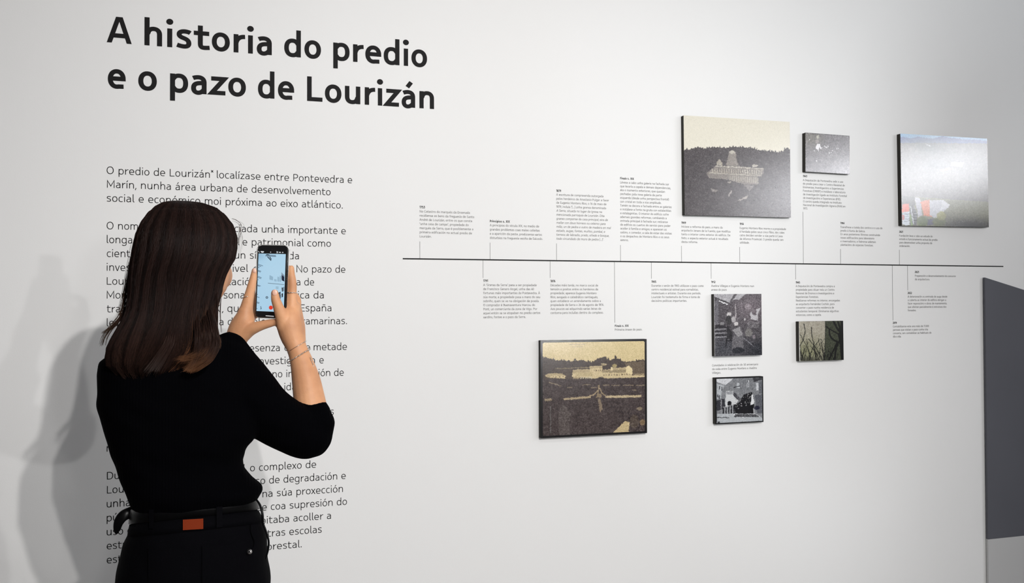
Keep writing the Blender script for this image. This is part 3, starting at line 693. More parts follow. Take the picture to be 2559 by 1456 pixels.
# -- small grey picture
P = Paint(146, 130, [(235, 215), (1383, 305), (1390, 1300), (240, 1235)], (98, 93, 96))
P.soft((400, 350), 300, 250, (104, 100, 86), .7); P.soft((1250, 1250), 500, 350, (150, 146, 150), .7); P.grain(40, 31, (1.2, 2.2, 6))
P.poly([(520, 530), (560, 505), (610, 520), (650, 640), (640, 660), (600, 600), (580, 660), (575, 740), (560, 670), (510, 640)], (222, 220, 222))
P.poly([(530, 300), (580, 290), (590, 370), (545, 380)], (190, 188, 172), .9); P.blob((540, 450), 50, 50, (150, 140, 136), .7)
for x, y in [(760, 590), (820, 580), (780, 610), (1085, 632), (1050, 640), (725, 575), (850, 745), (895, 740), (930, 690), (470, 690), (350, 400), (665, 610), (520, 950)]: P.blob((x, y), 10, 14, (228, 226, 228))
P.line((240, 218), (1383, 308), 1.6, (30, 28, 28)); P.line((240, 1232), (1388, 1297), 1.6, (40, 38, 38))
P.finish(2.4, 90, 105, 0)
canvas('smallest grey speckled canvas hanging right of the large hillside picture', [(2012.6, 330.7), (2123, 339.3), (2123.7, 435), (2013, 428.8)], P)

# -- colour aerial picture
P = Paint(286, 302, [(108, 122), (1238, 190), (1250, 1338), (120, 1318)], (104, 99, 95))
P.poly([(108, 118), (1240, 185), (1240, 225), (108, 190)], (120, 168, 205)); P.poly([(108, 160), (250, 180), (345, 160), (520, 190), (660, 155), (760, 175), (900, 195), (1240, 215), (1240, 250), (108, 245)], (70, 96, 150))
P.soft((450, 300), 260, 110, (72, 82, 80), .8); P.soft((540, 520), 90, 60, (70, 78, 76), .7); P.soft((200, 330), 200, 90, (150, 145, 142), .6)
P.grain(26, 41, (1.5, 3, 9), P.mask([(108, 240), (1240, 250), (1250, 1000), (108, 950)]))
P.poly([(430, 258), (470, 262), (500, 285), (450, 280)], (190, 195, 198)); P.poly([(600, 590), (740, 560), (770, 590), (640, 620)], (190, 130, 105), .8); P.poly([(760, 490), (930, 495), (900, 560), (740, 540)], (165, 172, 178), .8); P.soft((700, 680), 150, 80, (120, 112, 100), .5)
P.poly([(120, 930), (740, 975), (1250, 1010), (1250, 1345), (120, 1320)], (118, 118, 92)); P.poly([(120, 935), (290, 945), (285, 1060), (120, 1060)], (72, 72, 68))
P.poly([(120, 1045), (205, 1030), (210, 1130), (120, 1150)], (214, 88, 58)); P.poly([(120, 1150), (210, 1135), (210, 1310), (160, 1318), (120, 1290)], (196, 205, 214)); P.poly([(120, 1180), (150, 1180), (150, 1240), (120, 1250)], (190, 84, 78))
for i in range(4): P.line((140, 1170+i*32), (205, 1165+i*32), 1.6, (110, 120, 132), .8)
P.poly([(215, 1075), (255, 1040), (310, 1180), (300, 1310), (215, 1310)], (58, 62, 66)); P.line((228, 1070), (262, 1300), 2.5, (205, 210, 214)); P.line((222, 1180), (240, 1310), 4, (120, 150, 84))
for i in range(6): P.line((262, 1090+i*35), (300, 1095+i*35), 1.3, (180, 186, 190), .8)
P.poly([(285, 955), (350, 960), (372, 1180), (322, 1210)], (176, 176, 186)); P.poly([(350, 1010), (470, 975), (500, 1200), (395, 1190)], (212, 122, 84)); P.poly([(470, 990), (640, 985), (740, 1050), (550, 1230), (470, 1180)], (186, 188, 196)); P.poly([(640, 985), (740, 1050), (600, 1130)], (204, 206, 212))
P.poly([(430, 1240), (560, 1225), (520, 1300), (440, 1318)], (58, 60, 92)); P.blob((375, 1265), 70, 68, (78, 96, 30)); P.blob((590, 1270), 85, 60, (104, 116, 34)); P.blob((620, 1190), 60, 60, (150, 148, 66), .8)
P.soft((1000, 1330), 420, 110, (26, 24, 22), 1.0); P.grain(24, 43, (1.3, 2.8), P.mask([(120, 940), (1250, 1010), (1250, 1345), (120, 1320)]))
P.finish(2.6, 44, 107)
canvas('colour aerial canvas with red roofs and green trees, furthest right', [(2250.8, 333.5), (2468, 346.5), (2470.4, 567.3), (2253, 563.5)], P)

# -- seated couple
P = Paint(169, 221, [(152, 110), (1060, 108), (1063, 1278), (155, 1305)], (82, 78, 82))
P.soft((850, 350), 350, 300, (124, 114, 120), .8); P.soft((300, 1150), 500, 260, (68, 70, 76), .8); P.soft((1000, 1200), 250, 200, (40, 42, 48), .9)
P.poly([(160, 110), (760, 110), (640, 220), (540, 215), (440, 290), (160, 160)], (172, 170, 174)); P.poly([(600, 110), (540, 110), (410, 320), (450, 300)], (96, 92, 96))
P.poly([(245, 225), (415, 300), (405, 320), (245, 250)], (220, 220, 222)); P.line((160, 165), (440, 285), 2, (50, 48, 50)); P.grain(34, 51, (1.2, 2.2, 5))
P.poly([(180, 250), (235, 200), (235, 690), (160, 700)], (112, 110, 116), .8)
for i in range(6): P.line((165, 750+i*38), (375, 740+i*38), 2.4, (150, 150, 154) if i % 2 else (32, 32, 36))
P.poly([(165, 705), (370, 700), (370, 760), (165, 770)], (44, 42, 46), .8); P.blob((300, 672), 45, 26, (150, 148, 150), .8)
P.blob((435, 500), 48, 45, (196, 192, 192)); P.blob((430, 610), 60, 90, (62, 60, 62)); P.blob((520, 600), 45, 60, (180, 176, 178), .9)
P.blob((570, 680), 38, 38, (206, 202, 202)); P.poly([(485, 800), (560, 750), (640, 730), (640, 830), (700, 900), (700, 1230), (470, 1230), (500, 960), (540, 860)], (104, 102, 106)); P.poly([(500, 800), (640, 740), (690, 880), (600, 930)], (160, 158, 160), .8)
P.poly([(390, 700), (500, 850), (480, 1000), (390, 950)], (44, 43, 46)); P.blob((600, 1190), 120, 60, (30, 32, 38), .8); P.line((560, 300), (562, 560), 1.6, (196, 190, 192)); P.line((680, 260), (680, 470), 1.3, (170, 160, 166), .7)
P.poly([(840, 500), (870, 420), (885, 500), (960, 520), (960, 400), (1040, 380), (985, 500), (990, 620), (850, 590)], (196, 194, 198), .9); P.blob((800, 350), 60, 55, (170, 160, 166), .6); P.blob((735, 590), 14, 26, (214, 212, 212))
for i in range(9): P.line((800+i*24, 640), (790+i*26, 760), 1.6, (160, 158, 160), .6)
P.blob((810, 850), 70, 80, (140, 138, 134), .7); P.path([(720, 960), (900, 1110)], 2, (150, 150, 156), .8); P.poly([(380, 950), (400, 950), (370, 1130), (355, 1130)], (24, 24, 28)); P.line((400, 1000), (480, 1010), 2.5, (20, 20, 24))
P.blob((910, 930), 30, 40, (150, 140, 146), .7); P.line((158, 112), (158, 1300), 1.2, (190, 188, 190), .7); P.grain(18, 53, (1.2,))
P.finish(2.6, 80, 109)
P.line((158, 112), (158, 1300), 1.2, (190, 188, 190), .6)
canvas('greyscale canvas of a seated woman and companion, above the crowd picture', [(1784.8, 734.4), (1903.3, 734.1), (1903.7, 886.8), (1785.2, 890.3)], P)

# -- crowd on the steps
P = Paint(172, 166, [(200, 460), (1072, 438), (1075, 1262), (205, 1312)], (128, 130, 134))
P.poly([(220, 475), (530, 470), (490, 520), (380, 590), (220, 530)], (206, 208, 212)); P.poly([(220, 560), (370, 600), (320, 700), (300, 840), (220, 850)], (176, 180, 184))
for x, y in [(270, 610), (312, 630), (240, 760), (265, 780)]: P.poly([(x, y), (x+18, y), (x+18, y+60), (x, y+60)], (60, 60, 66))
P.poly([(640, 480), (880, 465), (880, 680), (660, 700)], (122, 124, 128)); P.poly([(770, 510), (810, 505), (812, 640), (772, 645)], (196, 198, 202)); P.line((790, 512), (792, 640), 1.6, (70, 70, 76))
P.poly([(590, 560), (640, 555), (645, 650), (590, 655)], (186, 190, 194)); P.line((540, 640), (650, 610), 2, (40, 40, 44)); P.poly([(940, 560), (985, 555), (985, 690), (945, 695)], (200, 202, 206)); P.poly([(880, 470), (1055, 460), (1055, 500), (900, 540)], (60, 60, 64)); P.poly([(990, 540), (1058, 530), (1058, 740), (1000, 745)], (100, 102, 108))
P.grain(20, 61, (1.3, 3)); P.poly([(395, 705), (520, 705), (560, 800), (620, 860), (560, 960), (380, 1000), (380, 850)], (206, 208, 210)); P.poly([(400, 715), (515, 712), (515, 760), (400, 765)], (150, 152, 156))
P.poly([(225, 880), (300, 850), (370, 840), (375, 1000), (300, 1050), (225, 1060)], (52, 52, 58)); P.blob((455, 930), 38, 48, (20, 20, 24)); P.poly([(300, 860), (312, 860), (312, 1100), (300, 1100)], (150, 150, 154))
P.poly([(525, 720), (560, 740), (680, 880), (620, 880), (525, 790)], (70, 70, 76)); P.poly([(640, 900), (720, 760), (860, 720), (900, 800), (900, 1110), (560, 1120), (540, 960)], (24, 24, 28))
rng = random.Random(5)
for i in range(80):
    x = 560+rng.random()*320; y = 780+rng.random()*220+(700-x)*.3; P.blob((x, y), 7, 8, (rng.choice([150, 190, 90, 210]),)*3, .85)
P.poly([(860, 770), (890, 770), (905, 900), (900, 940), (830, 960), (850, 860)], (226, 228, 230)); P.poly([(835, 960), (900, 945), (880, 1110), (840, 1110)], (16, 16, 20)); P.line((895, 1020), (900, 1110), 2.4, (190, 190, 194))
for i in range(9): x = 335+i*24; P.poly([(x, 1010-i*7), (x+18, 1005-i*7), (x+20, 1150), (x-2, 1160)], ((30, 30, 34), (150, 152, 156))[i % 2]); P.blob((x+9, 1000-i*7), 8, 9, (180, 180, 182))
P.poly([(230, 1120), (560, 1110), (1000, 1150), (1058, 1200), (1058, 1240), (230, 1290)], (178, 182, 186)); P.poly([(540, 1115), (930, 1115), (1000, 1165), (700, 1185), (520, 1160)], (210, 212, 216))
for i in range(3): P.line((560-i*10, 1130+i*18), (940+i*20, 1130+i*18), 2, (26, 26, 30))
P.line((230, 1185), (440, 1190), 2, (40, 40, 44)); P.poly([(915, 780), (1055, 760), (1058, 1110), (960, 1110)], (76, 78, 86), .7); P.blob((955, 1010), 50, 36, (20, 20, 40), .8); P.blob((260, 1275), 26, 18, (30, 30, 34), .8); P.finish(1.9, 60, 111); P.border(3.4*1.3, (12, 12, 14))
m_ = (P.u < 7/P.W) & (P.u > 3.4/P.W); P.a[m_ & (P.v > .03) & (P.v < .96)] *= .9
canvas('black-bordered greyscale canvas of a crowd on stone steps, lowest on the wall', [(1787.5, 943.2), (1907.3, 940.2), (1907.7, 1053.4), (1788.2, 1060.3)], P)

# -- bare trees
P = Paint(153, 135, [(202, 798), (820, 793), (835, 1335), (212, 1360)], (172, 166, 152))
P.soft((300, 1250), 300, 220, (128, 130, 96), .8); P.poly([(572, 795), (825, 793), (835, 1335), (560, 1345)], (66, 70, 56)); P.grain(20, 71, (1.3, 3, 8))
K = (22, 22, 20)
P.poly([(790, 930), (825, 900), (835, 1335), (790, 1340), (775, 1150), (750, 980)], K); P.path([(580, 870), (650, 915), (750, 975)], 3, K); P.path([(630, 910), (630, 985), (670, 1045), (740, 1085), (700, 1180), (620, 1330)], 4, K); P.path([(690, 800), (730, 880), (790, 960)], 5, K); P.path([(750, 800), (790, 930)], 4, K); P.line((808, 795), (808, 930), 8, K)
P.path([(770, 1060), (720, 1190), (690, 1340)], 3.4, K); P.path([(575, 800), (575, 1060), (545, 1340)], 1.6, (50, 50, 46), .8)
P.path([(275, 830), (295, 930), (262, 1060), (220, 1140)], 2.2, K, .8); P.path([(380, 880), (382, 980), (410, 1120), (440, 1340)], 2, K, .85); P.path([(470, 1040), (500, 1150), (480, 1340)], 1.6, K, .8); P.path([(260, 1060), (235, 1000), (205, 960)], 1.4, K, .7)
rng = random.Random(9)
for i in range(52):
    x = 220+rng.random()*560; y = 1345; L = 80+rng.random()*230; a = (rng.random()-.5)*1.1
    P.path([(x, y), (x+L*math.sin(a)*.5, y-L*.55), (x+L*math.sin(a)*1.2, y-L)], .7+.9*rng.random(), K, .75)
P.line((204, 800), (214, 1358), 1.5, (226, 224, 220)); P.soft((330, 1340), 180, 40, (50, 50, 44), .7)
P.finish(1.8, 60, 113)
P.line((204, 800), (214, 1358), 1.5, (226, 224, 220))
canvas('small canvas of bare dark tree branches against a pale green sky', [(1996, 802.5), (2106.4, 801.6), (2109.1, 898.4), (1997.9, 902.9)], P)

# ------------------------------------------------------------------ dark panel with a sloping top against the wall
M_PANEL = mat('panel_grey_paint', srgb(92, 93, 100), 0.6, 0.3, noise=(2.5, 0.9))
M_PANEL_LIT = mat('panel_lit_paint', (0.52, 0.52, 0.52), 0.7, 0.3)  # shadow edge painted as a tone split: paler where light reaches the panel
def prism(name, pts, y0, y1, m, parent):
    bm = bmesh.new()
    A = [bm.verts.new((x, y0, z)) for x, z in pts]; B = [bm.verts.new((x, y1, z)) for x, z in pts]; n = len(pts)
    bm.faces.new(A); bm.faces.new(list(reversed(B)))
    for i in range(n): bm.faces.new((A[i], B[i], B[(i+1) % n], A[(i+1) % n]))
    bmesh.ops.recalc_face_normals(bm, faces=bm.faces); return link(name, bm, m, parent)
YS = -0.014
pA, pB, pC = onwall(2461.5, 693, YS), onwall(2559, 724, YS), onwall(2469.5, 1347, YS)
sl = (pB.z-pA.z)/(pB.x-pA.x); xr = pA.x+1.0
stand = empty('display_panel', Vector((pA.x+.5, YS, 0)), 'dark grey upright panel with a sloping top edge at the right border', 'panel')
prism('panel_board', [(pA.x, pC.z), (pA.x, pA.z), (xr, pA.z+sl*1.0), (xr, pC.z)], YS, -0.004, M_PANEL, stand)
o = prism('panel_lit_part', [(pA.x, 0), (pA.x, pC.z-.0005), (xr, pC.z-.0005), (xr, 0)], YS, -0.004, M_PANEL_LIT, stand); o['label'] = 'lower section, painted paler to stand for light'

# ------------------------------------------------------------------ the visitor
R0 = Vector((math.cos(YAW), -math.sin(YAW), 0)); F0 = Vector((math.sin(YAW), math.cos(YAW), 0)); Z0 = Vector((0, 0, 1))
THV = math.atan((470-1279.5)/FPX); CTH = math.cos(THV)      # direction in which the figure stands from the camera
RL = R0*CTH-F0*math.sin(THV); FL = F0*CTH+R0*math.sin(THV)
M_SKIN = mat('skin', srgb(202, 146, 108), 0.5, 0.3, bump=(420, 0.25, 0.0010), noise=(22, 0.86, srgb(212, 158, 118)))
M_SKIN.node_tree.nodes['Principled BSDF'].inputs['Subsurface Weight'].default_value = 0.06
M_SKIN.node_tree.nodes['Principled BSDF'].inputs['Subsurface Radius'].default_value = (0.012, 0.004, 0.002)
M_NAIL = mat('nail', srgb(232, 186, 166), 0.25, 0.5)
M_KNIT = mat('black_knit', (0.0009, 0.0009, 0.0014), 0.95, 0.02)
M_DENIM = mat('black_denim', (0.0013, 0.0013, 0.0020), 0.85, 0.04, bump=(900, 0.4, 0.0006))
M_LEATHER = mat('black_leather', (0.002, 0.002, 0.0023), 0.34, 0.12)
M_PATCH = mat('brown_leather_patch', srgb(108, 38, 13), 0.75, 0.08, bump=(500, 0.4, 0.0006))
M_STEEL = mat('rivet_metal', (0.75, 0.72, 0.70), 0.25, metal=1.0)
M_SILVER = mat('silver', (0.85, 0.83, 0.80), 0.18, metal=1.0)
M_EYE = mat('eye_white', (0.8, 0.78, 0.76), 0.2); M_IRIS = mat('iris_brown', (0.05, 0.025, 0.012), 0.2); M_LIP = mat('lip', srgb(186, 104, 98), 0.45)
M_SHOE = mat('black_shoe', (0.01, 0.01, 0.011), 0.5); M_SOLE = mat('shoe_sole', (0.6, 0.6, 0.58), 0.7)
# knit ribs
nt = M_KNIT.node_tree; b = nt.nodes['Principled BSDF']
tc = nt.nodes.new('ShaderNodeTexCoord'); wv = nt.nodes.new('ShaderNodeTexWave'); wv.inputs['Scale'].default_value = 55; wv.inputs['Distortion'].default_value = 0.6; wv.bands_direction = 'X'
bp = nt.nodes.new('ShaderNodeBump'); bp.inputs['Strength'].default_value = 0.35; bp.inputs['Distance'].default_value = 0.001
nt.links.new(tc.outputs['Object'], wv.inputs['Vector']); nt.links.new(wv.outputs['Fac'], bp.inputs['Height']); nt.links.new(bp.outputs['Normal'], b.inputs['Normal'])

feet = at(480, 1200, 1.72)
person = empty('person', Vector((feet.x, feet.y, 0)), 'person with long brown hair in black sweater filming with a phone', 'person')

def rise(y):
    return .024*max(0, min(1, (y-1150)/80, (1440-y)/110))
def ringpts(c, a, bb, seg=40, e=2.3, tw=0.0):
    out = []
    for i in range(seg):
        t = 2*PI*i/seg; x, y = math.cos(t), math.sin(t)
        x = math.copysign(abs(x)**(2/e), x)*a; y = math.copysign(abs(y)**(2/e), y)*bb
        out.append(c+RL*x+FL*y-Z0*(tw*y/bb))
    return out
def loft(bm, rows, grow=0.0, e=2.3, seg=40, rk=1.0):
    rings = []
    for (y, xl, xr, d, bb) in rows:
        rings.append(ringpts(at((xl+xr)/2, y, d), max((xr-xl)/2/FPX*d*CTH+grow, .004), max(bb+grow, .004), seg, e, rise(y)*rk))
    ring_bridge(bm, list(reversed(rings)))
def interp(rows, y):
    for r0, r1 in zip(rows, rows[1:]):
        if r0[0] <= y <= r1[0]:
            t = (y-r0[0])/(r1[0]-r0[0]); return [a+(c-a)*t for a, c in zip(r0, r1)]
    return list(rows[0] if y < rows[0][0] else rows[-1])
def surf(rows, px, py, off=0.0, e=2.3):
    "point of the camera-side surface that is seen at photo pixel (px,py)"
    lo, hi = -1.0, 1.0
    def pt(u, yy):
        y, xl, xr, d, bb = interp(rows, yy); a = (xr-xl)/2/FPX*d*CTH; e1 = abs(u)**e
        nx, ny = math.copysign(abs(u)**(e-1), u)/a, (1-e1)**((e-1)/e)/bb; nl = math.hypot(nx, ny)
        return at((xl+xr)/2, yy, d)+RL*(u*a+off*nx/nl)-FL*(bb*(1-e1)**(1/e)+off*ny/nl)+Z0*rise(yy)*(1-e1)**(1/e)
    def proj(P):
        v = P-CAM; dd = v.dot(FW); return 1279.5+v.dot(RT)/dd*FPX, 728-v.dot(UP)/dd*FPX
    yy = py
    for _ in range(5):
        lo, hi = -.995, .995
        for _ in range(24):
            m_ = (lo+hi)/2
            if proj(pt(m_, yy))[0] < px: lo = m_
            else: hi = m_
        yy += (py-proj(pt(lo, yy))[1])*.9
    return pt(lo, yy)

TORSO = [(838, 400, 520, 1.715, .050), (850, 345, 572, 1.715, .070), (872, 284, 606, 1.72, .088), (900, 254, 624, 1.72, .10), (930, 247, 636, 1.72, .106), (965, 249, 640, 1.72, .112), (1000, 250, 642, 1.72, .114), (1040, 256, 645, 1.72, .114),
         (1080, 269, 646, 1.72, .112), (1105, 277, 636, 1.72, .110), (1130, 284, 617, 1.72, .106), (1152, 292, 610, 1.72, .104), (1175, 300, 614, 1.72, .103), (1200, 309, 634, 1.72, .106), (1222, 318, 661, 1.72, .112), (1236, 323, 663, 1.72, .113), (1250, 329, 651, 1.72, .110), (1266, 331, 636, 1.72, .104)]
HIPS = [(1245, 336, 636, 1.72, .096), (1275, 331, 645, 1.72, .100), (1296, 329, 649, 1.72, .106), (1320, 324, 664, 1.72, .114), (1345, 311, 672, 1.72, .120), (1375, 302, 673, 1.72, .125), (1410, 296, 675, 1.72, .127), (1456, 289, 682, 1.72, .126), (1530, 286, 684, 1.72, .118), (1590, 292, 680, 1.72, .105)]

# body: one continuous surface
bm = bmesh.new()
loft(bm, [(y, xl+14, xr-14, d, b_-.014) for (y, xl, xr, d, b_) in TORSO[2:]]+[(y, xl+16, xr-16, d, b_-.014) for (y, xl, xr, d, b_) in HIPS[3:]])
DH = (R0*.13+F0*.99).normalized(); SH = Vector((DH.y, -DH.x, 0))         # face direction, her right side
HM = Matrix((SH, DH, Z0)).transposed()
hc = at(475, 612, 1.715)
ellipsoid(bm, hc-Z0*.004, (.071, .086, .080), HM)                                # skull
ellipsoid(bm, hc+DH*.030-Z0*.045, (.063, .073, .085), HM)                # face
ellipsoid(bm, hc+DH*.060-Z0*.112, (.030, .030, .026), HM)                # chin
ellipsoid(bm, hc+DH*.020-Z0*.095, (.050, .055, .040), HM)                # jaw
tube(bm, [hc+DH*.098-Z0*.028, hc+DH*.108-Z0*.048, hc+DH*.116-Z0*.064], [.007, .009, .012], 10, 3)   # nose
for s in (-1, 1):
    ellipsoid(bm, hc+DH*.110-Z0*.066+SH*s*.010, (.007, .009, .006), HM, 12)
    ellipsoid(bm, hc+DH*.068-Z0*.058+SH*s*.032, (.021, .030, .030), HM, 16)       # cheek
    ellipsoid(bm, hc+DH*.088-Z0*.012+SH*s*.026, (.020, .010, .006), HM, 12)       # brow
    ellipsoid(bm, hc-DH*.006-Z0*.045+SH*s*.066, (.008, .017, .030), HM, 14)       # ear
tube(bm, [hc-Z0*.06-DH*.01, at(462, 790, 1.715), at(455, 860, 1.72)], [.052, .050, .062], 20, 4)
# right arm
RA = [(at(565, 925, 1.745), .040), (at(620, 995, 1.775), .040), (at(700, 1055, 1.82), .039), (at(779, 1085, 1.865), .036)]
tube(bm, [p for p, r in RA], [r for p, r in RA], 18, 4)
FA = [((785, 1078, 1.865), 40), ((779, 1035, 1.872), 41), ((771, 985, 1.880), 38), ((764, 945, 1.887), 34.5), ((754, 905, 1.893), 28.5), ((744, 876, 1.896), 25.0), ((736, 855, 1.898), 26)]
tube(bm, [at(*p) for p, r in FA], [r/FPX*p[2] for p, r in FA], 20, 4)
def px_tube(L, seg=14, n=5, flat=None): tube(bm, [at(*p) for p, r in L], [r/FPX*p[2] for p, r in L], seg, n, flat)
# right palm and digits
px_tube([((738, 862, 1.898), 25), ((729, 835, 1.900), 30), ((724, 805, 1.902), 32), ((728, 782, 1.908), 25), ((734, 768, 1.915), 18)], 18)
px_tube([((742, 850, 1.905), 22), ((738, 815, 1.915), 24), ((738, 775, 1.925), 17)], 16)
px_tube([((711, 815, 1.892), 20), ((705, 792, 1.884), 17), ((696, 768, 1.876), 13.5), ((689, 748, 1.872), 11.5), ((686.5, 731, 1.872), 9.2)], 14)      # thumb over the screen
px_tube([((730, 778, 1.906), 17), ((729.5, 755, 1.906), 13.5), ((730, 735, 1.906), 11.6), ((731, 708, 1.905), 10.4), ((728.5, 686, 1.905), 8.8), ((728, 669, 1.906), 7.4)], 14)   # index up the side
px_tube([((738, 775, 1.925), 13), ((742, 752, 1.938), 11), ((732, 735, 1.948), 10), ((712, 724, 1.950), 9), ((694, 720, 1.948), 7.5)], 12)
px_tube([((738, 790, 1.932), 13), ((742, 773, 1.944), 11), ((730, 758, 1.952), 10), ((708, 752, 1.953), 8.8), ((692, 750, 1.950), 7.5)], 12)
px_tube([((736, 808, 1.932), 12), ((738, 796, 1.944), 10), ((727, 785, 1.951), 9), ((709, 782, 1.952), 8), ((697, 781, 1.950), 6.8)], 12)
# left arm, palm and digits
LA = [(at(345, 925, 1.76), .042), (at(385, 990, 1.86), .042), (at(440, 1050, 1.95), .040)]
tube(bm, [p for p, r in LA], [r for p, r in LA], 16, 4)
px_tube([((440, 1050, 1.95), 40), ((490, 975, 1.94), 38), ((545, 905, 1.93), 33), ((580, 862, 1.92), 28), ((592, 845, 1.918), 27)], 18)
px_tube([((590, 848, 1.918), 27), ((601, 822, 1.914), 29), ((611, 798, 1.910), 26), ((614, 778, 1.908), 19)], 18)
px_tube([((600, 840, 1.912), 22), ((622, 824, 1.904), 18), ((641, 817, 1.898), 14), ((660, 811, 1.894), 11.5), ((680, 806, 1.892), 10), ((694, 804, 1.892), 8)], 14)      # thumb under the phone
px_tube([((613, 788, 1.908), 18.5), ((617.5, 763, 1.908), 15.5), ((623, 738, 1.907), 12.6), ((629, 714, 1.906), 11.0), ((633.5, 692, 1.906), 8.8), ((635.5, 675, 1.906), 6.6)], 14)  # index
px_tube([((617, 782, 1.920), 14), ((621, 752, 1.938), 11.5), ((636, 734, 1.950), 10), ((654, 726, 1.951), 9), ((668, 724, 1.949), 7.2)], 12)
px_tube([((621, 792, 1.926), 13), ((627, 772, 1.942), 11), ((641, 760, 1.951), 10), ((658, 756, 1.952), 8.8), ((670, 755, 1.950), 7)], 12)
px_tube([((623, 804, 1.928), 12), ((631, 790, 1.942), 10.5), ((645, 783, 1.950), 9), ((660, 781, 1.951), 8), ((671, 781, 1.949), 6.6)], 12)
# legs
LEG = [[(385, 1560, 1.72), (383, 1750, 1.72), (392, 2010, 1.715), (394, 2250, 1.73), (398, 2520, 1.735)], [(578, 1560, 1.72), (580, 1750, 1.71), (572, 2010, 1.70), (570, 2250, 1.715), (574, 2520, 1.73)]]
for L in LEG: tube(bm, [at(*p) for p in L], [.078, .068, .047, .046, .032], 18, 4)
body = linkme('body', remesh(bm, 0.0027, 3, 0.5), M_SKIN, person, True)
def part(name, m, label=None, smooth=True, parent=person, b=None):
    o = link(name, b, m, parent, smooth)
    if label: o['label'] = label
    return o
# face details
for s in (-1, 1):
    b = bmesh.new(); ellipsoid(b, hc+DH*.0805-Z0*.034+SH*s*.030, (.0120, .0120, .0110), HM, 16); e_ = part('eye', M_EYE, b=b)
    b = bmesh.new(); ellipsoid(b, hc+DH*.0915-Z0*.034+SH*s*.030, (.0055, .002, .0055), HM, 12); part('iris', M_IRIS, parent=e_, b=b)
    b = bmesh.new()
    for k in range(12):
        c = hc+DH*(.091-.010*abs(k-5.5)/5.5)-Z0*.0275+SH*(s*.033+(k-5.5)*.0021)
        tube(b, [c, c+DH*.006+Z0*.001+SH*s*.001, c+DH*.009+Z0*.005+SH*s*.003], [.0006, .0005, .0002], 4, 2, None, False)
    part('eyelashes', M_LEATHER, b=b)
b = bmesh.new(); ellipsoid(b, hc+DH*.0985-Z0*.0865, (.021, .007, .0045), HM, 14); ellipsoid(b, hc+DH*.0985-Z0*.094, (.017, .008, .0050), HM, 14); part('lips', M_LIP, b=b)
for (x, y, d, rx, rz) in ((686.3, 731, 1.8638, .0058, .0070), (635.8, 676, 1.9005, .0042, .0055)):
    b = bmesh.new(); ellipsoid(b, at(x, y, d), (rx, .0018, rz), Matrix((R0, F0, Z0)).transposed(), 12); part('fingernail', M_NAIL, b=b)

# sweater
bm = bmesh.new(); loft(bm, TORSO, 0.0, rk=.45)
tube(bm, [at(p[0], p[1], p[2]) for p in ((554, 914, 1.735), (598, 965, 1.75), (645, 1010, 1.78), (692, 1046, 1.81), (738, 1074, 1.84), (770, 1086, 1.862))], [.066, .066, .059, .056, .055, .054], 26, 4)
tube(bm, [at(p[0], p[1], p[2]) for p in ((768, 1088, 1.862), (777, 1068, 1.866), (779, 1048, 1.870), (779, 1032, 1.872))], [.052, .051, .047, .040], 26, 4)
tube(bm, [at(705, 1086, 1.84), at(735, 1108, 1.85), at(765, 1112, 1.86)], [.018, .026, .024], 16, 3)     # slack of the sleeve under the elbow
tube(bm, [at(345, 935, 1.76), at(380, 990, 1.84), at(438, 1055, 1.95), at(490, 985, 1.945), at(530, 930, 1.935)], [.056, .055, .050, .045, .042], 22, 4)
tube(bm, [at(430, 838, 1.715), at(480, 838, 1.715)], [.045, .045], 16, 2)
tube(bm, [at(570, 853, 1.735), at(590, 862, 1.74), at(616, 898, 1.745)], [.022, .022, .022], 16, 3)
rng = random.Random(3)
me = remesh(bm, 0.0045, 5, 0.5)
n = len(me.vertices); co = np.empty(n*3, np.float32); me.vertices.foreach_get('co', co); co = co.reshape(-1, 3)
no = np.array([v.normal[:] for v in me.vertices], np.float32)
wr = np.sin(co[:, 2]*70+np.sin(co[:, 0]*30)*1.6)*np.sin(co[:, 0]*38+co[:, 2]*22)*.0016+np.sin(co[:, 2]*150+co[:, 0]*60)*.0005
me.vertices.foreach_set('co', (co+no*wr[:, None]).astype(np.float32).ravel())
sweater = linkme('sweater', me, M_KNIT, person, True); sweater['label'] = 'black ribbed sweater with sleeves pushed up'
def cuff(pts, rads, tilt_pts):
    b = bmesh.new(); tube(b, pts, rads, 24, 3, None, False); return b
c0, c1 = at(779, 1012, 1.872), at(780, 1034, 1.870)
b = bmesh.new()
lean = (RT*.50+UP*.86-F0*.10).normalized(); N = lean.cross(F0).normalized(); B_ = lean.cross(N)
rings = []
for k, (o_, r_) in enumerate([(-.024, .0470), (-.012, .0485), (-.004, .0480), (.002, .0450), (.002, .0400), (-.010, .037)]):
    rings.append([at(781, 1026, 1.872)+lean*o_+(N*math.cos(2*PI*i/36)*1.0+B_*math.sin(2*PI*i/36)*.95)*r_*(1+.02*math.sin(i*1.7)) for i in range(36)])
ring_bridge(b, rings, False); part('sleeve_cuff', M_KNIT, parent=sweater, b=b)

